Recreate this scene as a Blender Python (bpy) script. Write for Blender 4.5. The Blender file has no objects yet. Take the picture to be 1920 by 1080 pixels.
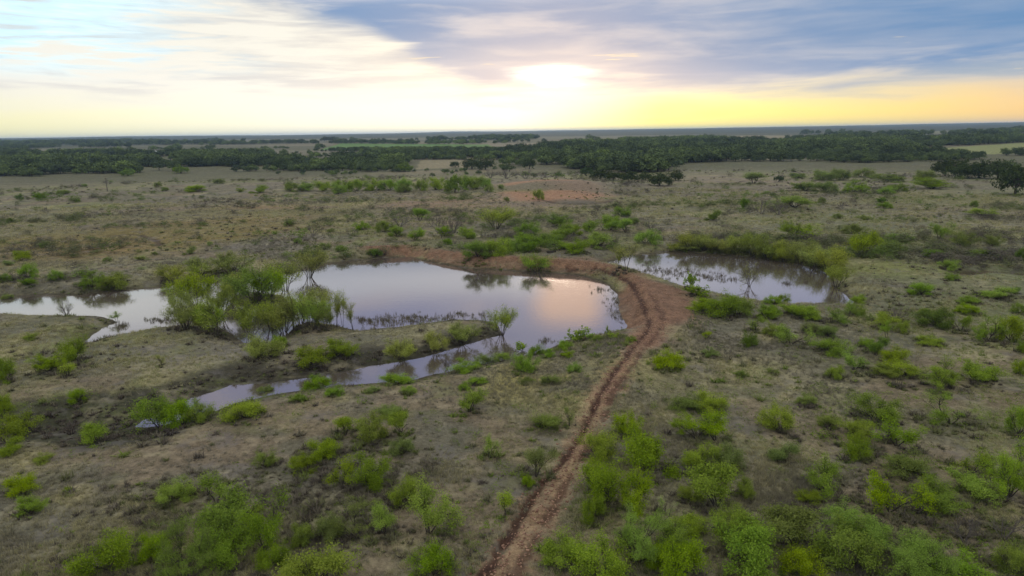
import bpy, math, random
import numpy as np
from mathutils import Matrix, Vector
random.seed(7); RNG = np.random.default_rng(11)
sc = bpy.context.scene
col = sc.collection

# ------------------------------------------------------------------ camera
CAM_Z, PITCH, ROLL, F = 25.0, math.radians(12.82), math.radians(0.9), 1280.0   # F in px of a 1920 wide frame
cam_d = bpy.data.cameras.new('camera'); cam_d.sensor_width = 36; cam_d.lens = 24
cam_d.clip_start = 0.5; cam_d.clip_end = 40000
cam = bpy.data.objects.new('camera', cam_d); col.objects.link(cam)
CM = (Matrix.Rotation(math.pi/2 - PITCH, 4, 'X') @ Matrix.Rotation(-ROLL, 4, 'Z'))
cam.matrix_world = Matrix.Translation((0, 0, CAM_Z)) @ CM
sc.camera = cam
CMN = np.array(CM.to_3x3())

# ------------------------------------------------------------------ node maths helper
class NX:
    """a node socket (or number) with operators, so shaders can be written as formulas"""
    nt = None
    def __init__(s, k): s.k = k
    @staticmethod
    def op(o, *a, clamp=False):
        n = NX.nt.nodes.new('ShaderNodeMath'); n.operation = o; n.use_clamp = clamp
        for i, v in enumerate(a):
            v = v.k if isinstance(v, NX) else v
            if isinstance(v, (int, float)): n.inputs[i].default_value = v
            else: NX.nt.links.new(v, n.inputs[i])
        return NX(n.outputs[0])
    def __add__(s, o): return NX.op('ADD', s, o)
    __radd__ = __add__
    def __sub__(s, o): return NX.op('SUBTRACT', s, o)
    def __rsub__(s, o): return NX.op('SUBTRACT', o, s)
    def __mul__(s, o): return NX.op('MULTIPLY', s, o)
    __rmul__ = __mul__
    def __truediv__(s, o): return NX.op('DIVIDE', s, o)
    def __rtruediv__(s, o): return NX.op('DIVIDE', o, s)
def nlink(v, inp):
    if isinstance(v, NX): NX.nt.links.new(v.k, inp)
    elif isinstance(v, (tuple, list)): inp.default_value = (*v, 1)[:len(inp.default_value)] if len(inp.default_value) == 4 else v
    else: inp.default_value = v
def sstep(v, a, b):
    n = NX.nt.nodes.new('ShaderNodeMapRange'); n.interpolation_type = 'SMOOTHSTEP'
    nlink(v, n.inputs['Value']); nlink(a, n.inputs['From Min']); nlink(b, n.inputs['From Max'])
    return NX(n.outputs['Result'])
def cmix(f, a, b, mode='MIX'):
    n = NX.nt.nodes.new('ShaderNodeMix'); n.data_type = 'RGBA'; n.blend_type = mode; n.clamp_factor = True
    nlink(f, n.inputs[0]); nlink(a, n.inputs[6]); nlink(b, n.inputs[7])
    return NX(n.outputs[2])
def vec(x, y, z):
    n = NX.nt.nodes.new('ShaderNodeCombineXYZ')
    for i, v in enumerate((x, y, z)): nlink(v, n.inputs[i])
    return NX(n.outputs[0])
def noise(v, scale, detail=4, rough=0.55, dist=0.0):
    n = NX.nt.nodes.new('ShaderNodeTexNoise'); nlink(v, n.inputs['Vector'])
    n.inputs['Scale'].default_value = scale; n.inputs['Detail'].default_value = detail
    n.inputs['Roughness'].default_value = rough; n.inputs['Distortion'].default_value = dist
    return NX(n.outputs['Fac'])
def ramp(f, stops):
    n = NX.nt.nodes.new('ShaderNodeValToRGB'); nlink(f, n.inputs[0]); e = n.color_ramp.elements
    while len(e) < len(stops): e.new(0.5)
    for el, (p, c) in zip(e, stops): el.position = p; el.color = (*c, 1)
    return NX(n.outputs[0])
def scale_col(c, f): return cmix(1.0, c, vec(f, f, f), 'MULTIPLY')

# ------------------------------------------------------------------ sky
SUN_AZ, SUN_EL = 3.6, 4.3           # degrees, azimuth right of the view axis (+Y)
world = bpy.data.worlds.new('World'); sc.world = world; world.use_nodes = True
NX.nt = nt = world.node_tree; nt.nodes.clear()
tc = nt.nodes.new('ShaderNodeTexCoord')
sep = nt.nodes.new('ShaderNodeSeparateXYZ'); nt.links.new(tc.outputs['Generated'], sep.inputs[0])
dx, dy, dz = (NX(sep.outputs[i]) for i in range(3))
az = NX.op('ARCTAN2', dx, dy) * (180/math.pi)
el = NX.op('ARCSINE', NX.op('MINIMUM', NX.op('MAXIMUM', dz, -1.0), 1.0)) * (180/math.pi)
sky = nt.nodes.new('ShaderNodeTexSky'); sky.sky_type = 'NISHITA'; sky.sun_disc = False
sky.sun_elevation = math.radians(SUN_EL); sky.sun_rotation = math.radians(SUN_AZ)
sky.dust_density = 2.0
nish = scale_col(NX(sky.outputs[0]), 0.11)
# cloud layer coordinates: the direction projected on a deck overhead, so clouds flatten towards the horizon
inv = 1.0 / (NX.op('MAXIMUM', dz, 0.0) + 0.085)
P = vec(dx*inv, dy*inv, 0.0)
S = vec(az*0.055, el*0.42, 0.0)          # long flat streaks near the horizon
n_big = noise(P, 0.42, 4, 0.55, 0.6)
n_mid = noise(P, 1.3, 4, 0.6, 0.5)
n_str = noise(S, 1.6, 5, 0.55, 0.4)
n_str2 = noise(vec(az*0.10+7.0, el*1.1, 3.0), 1.2, 5, 0.6, 0.3)
absaz = NX.op('ABSOLUTE', az)
t_az = NX.op('MULTIPLY', sstep(az, -45.0, 48.0), 1.0)
# the clear band along the horizon: pale yellow left, white in front of the sun, yellow then orange right
hor = ramp((az + 60.0) / 120.0, [(0.0, (.80,.66,.42)), (0.20, (1.02,.97,.56)), (0.36, (1.15,1.12,.86)), (0.50, (1.4,1.38,1.0)),
                                 (0.60, (1.25,1.16,.30)), (0.70, (1.2,.98,.27)), (0.82, (1.15,.70,.24)), (1.0, (.75,.46,.26))])
veil = ramp((az + 60.0) / 120.0, [(0.0, (.62,.66,.70)), (0.22, (.92,.90,.82)), (0.40, (.92,.90,.81)), (0.55, (.92,.86,.74)),
                                  (0.72, (.70,.66,.60)), (1.0, (.42,.44,.50))])
low = cmix(sstep(el + (n_str-0.5)*2.0, 0.6, 4.0), hor, veil)
# blue openings high on the left
gap = sstep(n_str*0.55 + n_str2*0.45 + sstep(az, -14.0, -34.0)*0.16, 0.56, 0.68) * sstep(el, 3.5, 6.0) * sstep(az, -8.0, -22.0) * sstep(el, 22.0, 10.0)
low = cmix(gap*0.95, low, (.72,1.12,1.32))
wisp = sstep(n_str2*0.6 + n_str*0.4, 0.45 - sstep(NX.op('ABSOLUTE', az + 5.0), 14.0, 6.0)*0.07, 0.62) * sstep(el, 2.0, 4.2) * sstep(az, 18.0, 8.0)
low = cmix(wisp*0.85, low, (.66,.655,.65))
# the blue grey cloud deck: its lower edge sinks from upper left to the right
edge = 2.9 + sstep(az, -1.5, -13.0)*4.8 + sstep(az, -12.0, -25.0)*4.0 + sstep(az, 22.0, 44.0)*0.7
dk = sstep(el + (n_str-0.5)*4.6 + (n_str2-0.5)*2.6 - edge, -0.9, 1.5)
shade = sstep(n_str*0.55 + n_big*0.45, 0.36, 0.56)
rightness = sstep(az, 0.0, 34.0)
deck_c = cmix(shade*(0.5 + 0.5*sstep(el + rightness*3.0, 5.0, 8.5)), (.50,.54,.64), (.125,.28,.53))
deck_c = cmix(rightness*0.75*sstep(el, 3.0, 7.0), deck_c, (.095,.245,.48))
deck_c = cmix(sstep(el - edge, 1.5, 0.0)*0.5, deck_c, cmix(rightness, (.80,.76,.68), (.42,.48,.50)))
body = cmix(dk, low, deck_c)
slit = sstep(n_str2*0.5 + noise(vec(az*0.16, el*2.6, 9.0), 1.0, 3)*0.5, 0.60, 0.66) * sstep(el, 7.0, 5.0) * dk * sstep(az, 46.0, 30.0)
body = cmix(slit*0.7, body, (1.0,.82,.50))
# above the view: lavender with paler and rosy breaks, shaped higher up for ground light
up_c = cmix(sstep(n_big, 0.42, 0.60), (.29,.34,.61), (.40,.44,.65))
up_c = cmix(sstep(el, 24.0, 42.0), up_c, cmix(sstep(n_big, 0.40, 0.62), (.54,.58,.60), (.78,.76,.66)))  # high sky out of view, made neutral-warm to tint the ground light
up_c = cmix(sstep(n_mid, 0.50, 0.66)*0.5, up_c, (.78,.66,.62))
pale = cmix(rightness, (.66,.70,.80), (.38,.43,.66))
up_c = cmix(sstep(el + (n_mid-0.5)*3.0, 14.2, 12.6), up_c, pale)
rosy = sstep(NX.op('ABSOLUTE', az - 4.8 + (n_mid-0.5)*4.0), 4.0, 1.2) * sstep(el, 9.5, 11.5) * sstep(el, 16.8, 14.8)
up_c = cmix(rosy*0.95, up_c, (1.12,.76,.60))
up_c = cmix(sstep(az, -14.0, -30.0)*0.7*sstep(absaz, 120.0, 60.0)*sstep(el, 17.0, 12.5), up_c, (.95,.95,.90))
body = scale_col(body, 0.76)  # band in view dimmed; unseen sky above left brighter to lift the ground
body = cmix(sstep(el, 9.6, 11.8), body, up_c)
# away from the sun the low sky dulls to blue grey
body = cmix(sstep(absaz, 55.0, 120.0), body, cmix(sstep(el, 2.0, 30.0), (.50,.48,.52), up_c))
# glow round the veiled sun
ga = (az - SUN_AZ) / 7.5; ge = (el - SUN_EL) / 2.6
glow = NX.op('EXPONENT', (ga*ga + ge*ge) * -1.0)
gb = (az - SUN_AZ + (n_mid-0.5)*5.0) / 2.3; gc = (el - SUN_EL + (n_str2-0.5)*2.4) / 0.55
core = NX.op('EXPONENT', (gb*gb + gc*gc) * -1.0)
g2 = (az + 12.0) / 20.0; g3 = (el - 2.6) / 2.6
wide = NX.op('EXPONENT', (g2*g2 + g3*g3) * -1.0)
body = cmix(glow*(1.0-dk*0.85), body, (.30,.26,.16), 'ADD')
body = cmix(wide, body, (.08,.08,.08), 'ADD')
body = cmix(core, body, (1.3,1.1,.75), 'ADD')
body = cmix(0.06, body, nish)
bg = nt.nodes.new('ShaderNodeBackground'); nt.links.new(body.k, bg.inputs[0]); bg.inputs[1].default_value = 1.0
wo = nt.nodes.new('ShaderNodeOutputWorld'); nt.links.new(bg.outputs[0], wo.inputs[0])
world.cycles.sampling_method = 'MANUAL'; world.cycles.sample_map_resolution = 512

# ------------------------------------------------------------------ sun (veiled by cloud) and exposure
sun_d = bpy.data.lights.new('sun', 'SUN'); sun_d.energy = 0.6; sun_d.angle = math.radians(14); sun_d.color = (1, .86, .66)
sun = bpy.data.objects.new('sun', sun_d); col.objects.link(sun)
sdir = Vector((math.sin(math.radians(SUN_AZ))*math.cos(math.radians(SUN_EL)), math.cos(math.radians(SUN_AZ))*math.cos(math.radians(SUN_EL)), math.sin(math.radians(SUN_EL))))
sun.rotation_euler = sdir.to_track_quat('Z', 'Y').to_euler()
sun.location = sdir * 300
vs = sc.view_settings
vs.view_transform = 'Standard'; vs.look = 'None'; vs.exposure = 0.5; vs.gamma = 1.0; vs.use_curve_mapping = False
sc.render.engine = 'CYCLES'
cy = sc.cycles
cy.use_denoising = True; cy.max_bounces = 5; cy.diffuse_bounces = 3; cy.glossy_bounces = 3; cy.transmission_bounces = 3
cy.volume_bounces = 1; cy.transparent_max_bounces = 6; cy.sample_clamp_indirect = 6
sc.render.use_persistent_data = False

# ------------------------------------------------------------------ helpers
def tag(o, label=None, cat=None, group=None, kind=None):
    if label: o['label'] = label
    if cat: o['category'] = cat
    if group: o['group'] = group
    if kind: o['kind'] = kind
    return o
def mesh_obj(name, verts, faces, mats=(), parent=None, smooth=False):
    me = mesh_data(name, verts, faces, mats, smooth)
    o = bpy.data.objects.new(name, me); col.objects.link(o)
    if parent: o.parent = parent
    return o
def mesh_data(name, verts, faces, mats=(), smooth=False, mat_index=None):
    """verts (n,3); faces: one (m,k) array or a list of such arrays"""
    me = bpy.data.meshes.new(name)
    verts = np.asarray(verts, np.float32)
    fl = [np.asarray(f, np.int32) for f in (faces if isinstance(faces, list) else [faces]) if len(f)]
    me.vertices.add(len(verts)); me.vertices.foreach_set('co', verts.ravel())
    loops = np.concatenate([f.ravel() for f in fl]); sizes = np.concatenate([np.full(len(f), f.shape[1], np.int32) for f in fl])
    starts = np.concatenate([[0], np.cumsum(sizes)[:-1]]).astype(np.int32)
    me.loops.add(len(loops)); me.loops.foreach_set('vertex_index', loops)
    me.polygons.add(len(sizes)); me.polygons.foreach_set('loop_start', starts)
    if smooth: me.polygons.foreach_set('use_smooth', np.ones(len(sizes), bool))
    for m in mats: me.materials.append(m)
    if mat_index is not None: me.polygons.foreach_set('material_index', np.asarray(mat_index, np.int32))
    me.update(calc_edges=True)
    return me
def smooth(a, b, x):
    t = np.clip((x - a) / (b - a), 0, 1); return t*t*(3 - 2*t)
def _hash(ix, iy, s):
    h = (ix.astype(np.int64)*374761393 + iy.astype(np.int64)*668265263 + s*974634777) & 0xffffffff
    h = ((h ^ (h >> 13)) * 1274126177) & 0xffffffff
    return ((h ^ (h >> 16)) & 0xffffff) / float(0xffffff)
def vnoise(x, y, s=0):
    xi = np.floor(x); yi = np.floor(y); fx = x - xi; fy = y - yi
    fx = fx*fx*(3-2*fx); fy = fy*fy*(3-2*fy)
    a = _hash(xi, yi, s); b = _hash(xi+1, yi, s); c = _hash(xi, yi+1, s); d = _hash(xi+1, yi+1, s)
    return (a + (b-a)*fx + (c-a)*fy + (a-b-c+d)*fx*fy)*2 - 1
def fbm(x, y, s=0, o=4):
    v = 0; a = 0.55
    for i in range(o):
        v = v + a*vnoise(x*2**i + 17.3*i, y*2**i - 9.1*i, s+i); a *= 0.5
    return v
def ray(px, py):
    """unit-depth world ray through a pixel of the 1920 x 1080 frame"""
    px = np.asarray(px, float); py = np.asarray(py, float)
    l = np.stack([(px-960)/F, -(py-540)/F, -np.ones_like(px)], -1)
    return l @ CMN.T
def rise(R):
    """the far land climbs gently towards the skyline"""
    return 22.0*np.clip((R-480)/3600, 0, 1) + 2.0*smooth(420, 900, R)
def far_flat(pts):
    p = np.asarray(pts, float); d = ray(p[:, 0], p[:, 1]); hor = np.hypot(d[:, 0], d[:, 1]); R = np.full(len(p), 450.)
    lo = np.full(len(p), 30.); hi = np.full(len(p), 4300.)
    for _ in range(40):                      # bisection: where the ray meets the climbing land
        mid = .5*(lo+hi); above = CAM_Z + d[:, 2]/hor*mid > rise(mid); lo = np.where(above, mid, lo); hi = np.where(above, hi, mid)
    return d[:, :2]/hor[:, None]*lo[:, None]
def flat(pts, z=0.0):
    p = np.asarray(pts, float); d = ray(p[:, 0], p[:, 1])
    dz = np.minimum(d[:, 2], -0.0035)
    t = (z - CAM_Z) / dz
    return d[:, :2] * t[:, None]
def seg_dist(X, Y, poly, closed=True):
    """distance to a polyline, and inside test when closed"""
    P = np.asarray(poly, float); n = len(P); best = np.full(X.shape, 1e18); ins = np.zeros(X.shape, bool)
    for i in range(n if closed else n-1):
        x0, y0 = P[i]; x1, y1 = P[(i+1) % n]; ex, ey = x1-x0, y1-y0
        t = np.clip(((X-x0)*ex + (Y-y0)*ey) / (ex*ex+ey*ey+1e-9), 0, 1)
        best = np.minimum(best, (X-x0-t*ex)**2 + (Y-y0-t*ey)**2)
        if closed and y0 != y1:
            ins ^= ((y0 > Y) != (y1 > Y)) & (X < (x1-x0)*(Y-y0)/(y1-y0) + x0)
    d = np.sqrt(best)
    return np.where(ins, -d, d) if closed else d
def curve(pts, sub=6, closed=False):
    """Catmull-Rom through 2D points"""
    P = np.asarray(pts, float); n = len(P); out = []
    for i in range(n if closed else n-1):
        g = (lambda k: P[k % n]) if closed else (lambda k: P[min(max(k, 0), n-1)])
        a, b, c, d = g(i-1), g(i), g(i+1), g(i+2)
        for t in np.linspace(0, 1, sub, endpoint=False):
            out.append(0.5*((2*b) + (c-a)*t + (2*a-5*b+4*c-d)*t*t + (3*b-a-3*c+d)*t**3))
    if not closed: out.append(P[-1])
    return np.array(out)

# ------------------------------------------------------------------ plan of the place (traced points laid on the ground)
POND_A = flat([(-160,562),(0,556),(83,553),(144,554),(194,547),(250,541),(306,537),(347,528),(405,527),(440,522),(490,516),(545,510),(582,503),
    (608,495),(661,488),(717,484),(769,481),(788,487),(815,493),(871,503),(927,506),(982,509.5),(1038,512),(1079,515),(1121,524),(1143,536),(1160,554),
    (1163,571),(1165,590),(1177,610),(1174,621),(1149,627),(1121,629),(1090,632),(1065,639),(1038,652),(1024,657),(985,668),(935,677),(882,687),(843,697),
    (780,712),(717,718),(640,723),(560,734),(500,743),(440,758),(400,774),(350,786),(310,798),(270,803),(255,800),(268,788),(320,765),(358,745),(400,734),(430,721),(508,717),(578,707),
    (633,699),(697,686),(744,679),(788,670),(824,660),(863,649),(899,638),(927,631),(943,629),(936,615),(925,606),(900,601),(850,599),(800,606),(760,612),
    (700,617),(664,621),(650,616),(630,610),(600,606),(570,606),(552,612),(545,626),(528,637),(495,644),(455,643),(437,634),(425,622),(390,612),(345,612),(322,613),(300,614),(278,617),
    (236,625.5),(194,634),(175,642),(158,642),(167,630),(194,614),(217,606),(208,599),(178,593),(125,593),(83,592),(0,588),(-160,590)])
POND_B = flat([(1138,492),(1159,484),(1198,476),(1248,472.6),(1307,474),(1367,478.5),(1426,484),(1485,492),(1530,501),(1552,512),(1560,527),(1568,542),
    (1590,556),(1604,566),(1592,574),(1572,566),(1550,571),(1485,571),(1426,566),(1385,558),(1337,549),(1290,540),(1248,527),(1204,515.5),(1174,507),(1144,499)])
ISLE = flat([(432,562),(450,553),(490,550),(525,553),(536,562),(515,572),(470,576),(440,572)])
TRACK = curve(flat([(880,1140),(945,1070),(1000,985),(1040,920),(1074,862),(1104,805),(1138,748),(1170,702),(1197,668),(1218,645),(1232,622),(1224,592),(1206,560),(1190,537),
    (1165,518),(1125,504),(1062,498),(980,492),(900,488),(815,478),(745,470),(690,471)], .9))
RUT = curve(flat([(862,1140),(921,1060),(975,973),(1012,914),(1054,868),(1097,808),(1133,745),(1163,702),(1187,670),(1206,648),(1217,622),(1210,592),(1198,562),(1184,538),(1160,520),(1120,507),(1062,501)], .9))
RUT2 = curve(flat([(930,1140),(975,1062),(1026,975),(1062,912),(1092,858),(1128,803),(1155,752),(1186,704),(1212,668),(1230,645),(1243,622),(1236,592),(1216,560)], .9))
BARE = flat([(1166,522),(1200,522),(1240,540),(1285,556),(1302,572),(1292,596),(1275,622),(1252,648),(1225,668),(1200,660),(1180,640),(1186,618),(1170,592),(1166,556)], .9)
FARSHORE = flat([(700,474),(760,466),(830,472),(900,482),(980,484),(1060,486),(1130,484),(1180,470),(1250,466),(1330,468),(1330,474),(1250,473),(1190,478),(1140,492),(1165,514),
    (1100,514),(1038,511),(927,505),(871,502),(788,486),(769,480),(717,482)], .7)
GULLY = curve(flat([(272,795),(200,798),(130,792),(60,800),(-20,812),(-140,835)], .5))
MOUND = flat([(1040,352)], 1.0)[0]
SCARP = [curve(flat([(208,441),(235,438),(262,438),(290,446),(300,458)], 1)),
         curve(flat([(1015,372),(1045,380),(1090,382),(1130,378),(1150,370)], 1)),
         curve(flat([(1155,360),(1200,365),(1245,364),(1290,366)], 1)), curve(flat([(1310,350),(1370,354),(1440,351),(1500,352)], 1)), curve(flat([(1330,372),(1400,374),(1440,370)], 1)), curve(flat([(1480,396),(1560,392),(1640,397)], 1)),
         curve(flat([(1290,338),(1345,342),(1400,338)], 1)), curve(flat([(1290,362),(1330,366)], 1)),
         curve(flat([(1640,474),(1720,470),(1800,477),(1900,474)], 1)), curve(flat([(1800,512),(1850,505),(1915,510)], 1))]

def water_dist(X, Y):
    d = np.full(X.shape, 400.0)
    m = (X*X + Y*Y < 420**2) & (Y > 0)
    if m.any():
        x, y = X[m], Y[m]
        a = np.minimum(seg_dist(x, y, POND_A), seg_dist(x, y, POND_B))
        a = np.maximum(a, -seg_dist(x, y, ISLE))
        d[m] = a + 0.35*fbm(x/2.3, y/2.3, 5, 3)
    return d
def near_only(X, Y, fn, rmax=420, default=1e3):
    d = np.full(X.shape, float(default)); m = (X*X + Y*Y < rmax**2) & (Y > 0)
    if m.any(): d[m] = fn(X[m], Y[m])
    return d
CREEK_BANK = flat([(300,770),(358,742),(400,733),(430,720),(508,716),(578,706),(633,698),(697,685),(744,678),(788,669),(824,659),(863,648),(899,637)])
def height(X, Y, d=None):
    X = np.asarray(X, float); Y = np.asarray(Y, float)
    R = np.hypot(X, Y)
    z = 0.95 + 0.35*fbm(X/55, Y/55, 1, 3) + 0.13*fbm(X/7, Y/7, 21, 3)
    z = z + np.where(R < 260, 0.05*fbm(X/1.3, Y/1.3, 31, 3), 0)
    z = z + smooth(230, 420, R)*(0.8*fbm(X/90, Y/70, 41, 3)) + smooth(500, 1800, R)*2.2*fbm(X/800, Y/450, 51, 3) + rise(R)
    z = z + smooth(3600, 7500, R)*(11 + 26*fbm(X/2600+3.1, Y/2600, 61, 4))
    # low mound of bare red ground, the rise on the left, and the rise beyond it
    mx, my = X-MOUND[0], Y-MOUND[1]
    z = z + 3.2*np.exp(-(mx/26)**2 - (my/24)**2)
    z = z + 1.8*np.exp(-((X+150)/130)**2 - ((Y-345)/45)**2) - 2.0*np.exp(-((X+180)/190)**2 - ((Y-470)/70)**2)
    if d is None: d = water_dist(X, Y)
    g = near_only(X, Y, lambda x, y: seg_dist(x, y, GULLY, False), 160)
    z = z - 1.05*np.exp(-(g/3.6)**2)
    dam = near_only(X, Y, lambda x, y: seg_dist(x, y, TRACK[36:], False), 200)
    z = z + 0.95*np.exp(-(dam/6.0)**2)
    tr = near_only(X, Y, lambda x, y: seg_dist(x, y, RUT, False), 180)
    tr2 = near_only(X, Y, lambda x, y: seg_dist(x, y, RUT2, False), 180)
    z = z - 0.20*np.exp(-(tr/0.28)**2) - 0.07*np.exp(-(tr2/0.35)**2)
    for s in SCARP:
        sd = near_only(X, Y, lambda x, y, s=s: seg_dist(x, y, s, False))
        z = z - 0.7*np.exp(-(sd/2.2)**2)
    cb = near_only(X, Y, lambda x, y: seg_dist(x, y, CREEK_BANK, False), 200)
    W = 4.2 - 1.6*np.exp(-(cb/5)**2)
    z = np.maximum(z*(1 - .35*np.exp(-(cb/6)**2)), np.where(g < 6, 0.10, 0.30))
    t = smooth(0, 1, d/W)
    return np.where(d > 0, 0.02 + t*z, 0.02 - 1.1*smooth(0, 5, -d) - 0.12*np.clip(-d, 0, 1))
def place(px, py):
    """where the view ray of a pixel meets the ground"""
    px = np.atleast_1d(np.asarray(px, float)); py = np.atleast_1d(np.asarray(py, float))
    D = ray(px, py); dz = np.minimum(D[:, 2], -0.003); z = np.full(len(px), .8)
    for _ in range(7):
        t = (z - CAM_Z)/dz; x = D[:, 0]*t; y = D[:, 1]*t
        z = 0.5*z + 0.5*np.maximum(height(x, y), -0.1)
    t = (z - CAM_Z)/dz
    return D[:, 0]*t, D[:, 1]*t, z, t      # t is the depth along the view axis

def _ell(px, py, rx, ry):
    q = flat([(px, py), (px+rx, py), (px, py-ry)], .9); return q[0], abs(q[1, 0]-q[0, 0]), abs(q[2, 1]-q[0, 1])
E_MOUND, E_BROWN = _ell(1035, 358, 120, 22), _ell(310, 436, 280, 38)
def patch_mound(X, Y): c, a, b = E_MOUND; return np.exp(-((X-c[0])/a)**2 - ((Y-c[1])/b)**2)
def patch_brown(X, Y): c, a, b = E_BROWN; return np.exp(-((X-c[0])/a)**2 - ((Y-c[1])/b)**2)

# ------------------------------------------------------------------ materials
def new_mat(name):
    m = bpy.data.materials.new(name); m.use_nodes = True
    NX.nt = m.node_tree; NX.nt.nodes.clear()
    out = NX.nt.nodes.new('ShaderNodeOutputMaterial')
    return m, NX.nt, out
def node(t, **k):
    n = NX.nt.nodes.new(t)
    for a, v in k.items(): setattr(n, a, v)
    return n
def attr(name, typ='GEOMETRY', out='Fac'):
    n = node('ShaderNodeAttribute', attribute_name=name, attribute_type=typ); return NX(n.outputs[out])
def position():
    return NX(node('ShaderNodeNewGeometry').outputs['Position'])
def principled(out, base, rough=0.9, spec=0.2, **k):
    b = node('ShaderNodeBsdfPrincipled'); nlink(base, b.inputs['Base Color']); nlink(rough, b.inputs['Roughness'])
    b.inputs['Specular IOR Level'].default_value = spec
    for a, v in k.items(): nlink(v, b.inputs[a])
    NX.nt.links.new(b.outputs[0], out.inputs[0]); return b

def ground_material():
    m, nt, out = new_mat('ground')
    p = position()
    c = attr('tone', out='Color')
    rough_w = attr('roughness_mask')
    f1 = noise(p, 3.2, 5, 0.65); f2 = noise(p, 0.75, 4, 0.6); f3 = noise(p, 0.16, 4, 0.6); f4 = noise(p, 11.0, 3, 0.6)
    k = NX.op('MAXIMUM', 0.96 + (f1-0.5)*1.5 + (f2-0.5)*1.5 + (f4-0.5)*0.9, 0.3)
    c = scale_col(c, k)
    # patches of straw, of grey dead stems and of green, each with its own outline
    c = cmix(sstep(f3*0.6+f2*0.4, 0.52, 0.66)*rough_w*0.45, c, (.40,.345,.21))
    c = cmix(sstep(noise(p, 0.28, 5, 0.65), 0.52, 0.66)*rough_w*0.5, c, (.185,.165,.15))
    c = cmix(sstep(noise(p, 0.11, 5, 0.7), 0.53, 0.68)*rough_w*0.45, c, (.20,.215,.075))
    c = cmix(sstep(noise(p, 5.0, 4, 0.7), 0.60, 0.72)*rough_w*0.55, c, (.10,.088,.062))
    b = principled(out, c, 0.95, 0.1)
    bp = node('ShaderNodeBump'); bp.inputs['Strength'].default_value = 0.7; bp.inputs['Distance'].default_value = 0.22
    NX.nt.links.new((f1*0.7 + f2*0.6 + f4*0.35).k, bp.inputs['Height']); NX.nt.links.new(bp.outputs[0], b.inputs['Normal'])
    return m
def water_material():
    m, nt, out = new_mat('pond_water')
    p = position()
    mp = node('ShaderNodeMapping'); nlink(p, mp.inputs[0]); mp.inputs['Scale'].default_value = (1.0, 0.55, 1)
    w = noise(NX(mp.outputs[0]), 2.2, 3, 0.5); w2 = noise(p, 0.05, 3, 0.5)
    bp = node('ShaderNodeBump'); bp.inputs['Strength'].default_value = 0.16; bp.inputs['Distance'].default_value = 0.05
    NX.nt.links.new((w*sstep(w2, 0.3, 0.65)).k, bp.inputs['Height'])
    b = principled(out, cmix(noise(p, 0.08, 3), (.115,.085,.062), (.085,.072,.06)), 0.06, 1.0)
    b.inputs['IOR'].default_value = 1.72
    NX.nt.links.new(bp.outputs[0], b.inputs['Normal'])
    return m
def leaf_material(name, dark, lite, trans=0.35, hue=0.012, src='OBJECT'):
    m, nt, out = new_mat(name)
    v = attr('v')
    c = cmix(v, dark, lite)
    r = NX(node('ShaderNodeObjectInfo').outputs['Random'])
    hs = node('ShaderNodeHueSaturation'); nlink(c, hs.inputs['Color'])
    nlink(0.498 - hue + r*(2*hue), hs.inputs['Hue'])
    nlink(0.92 + NX.op('FRACT', r*7.13)*0.40, hs.inputs['Value']); nlink(0.93 + NX.op('FRACT', r*3.7)*0.17, hs.inputs['Saturation'])
    c = NX(hs.outputs[0])
    d = node('ShaderNodeBsdfDiffuse'); nlink(c, d.inputs[0])
    t = node('ShaderNodeBsdfTranslucent'); nlink(c, t.inputs[0])
    mx = node('ShaderNodeMixShader'); mx.inputs[0].default_value = trans
    nt.links.new(d.outputs[0], mx.inputs[1]); nt.links.new(t.outputs[0], mx.inputs[2]); nt.links.new(mx.outputs[0], out.inputs[0])
    return m
def bark_material(name, a, b):
    m, nt, out = new_mat(name)
    p = NX(node('ShaderNodeTexCoord').outputs['Object'])
    principled(out, cmix(noise(p, 9.0, 4, 0.7), a, b), 0.95, 0.1)
    return m
M = {'ground': ground_material(), 'water': water_material(),
     'bark': bark_material('bark_dark', (.035,.03,.025), (.11,.092,.075)),
     'bark_grey': bark_material('bark_grey', (.10,.088,.078), (.21,.185,.165)),
     'leaf_yellow': leaf_material('leaf_yellow_green', (.155,.235,.022), (.34,.435,.050)),
     'leaf_green': leaf_material('leaf_green', (.132,.215,.022), (.31,.425,.050)),
     'leaf_dull': leaf_material('leaf_dull_green', (.14,.195,.042), (.29,.35,.095)),
     'leaf_willow': leaf_material('leaf_willow', (.20,.245,.045), (.40,.44,.10)),
     'leaf_deep': leaf_material('leaf_deep_green', (.085,.145,.018), (.20,.30,.040)),
     'leaf_oak': leaf_material('leaf_oak', (.032,.048,.018), (.085,.115,.036), 0.2, 0.015),
     'leaf_brown': leaf_material('leaf_brown_grey', (.10,.085,.065), (.20,.17,.12), 0.2, 0.01)}

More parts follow.
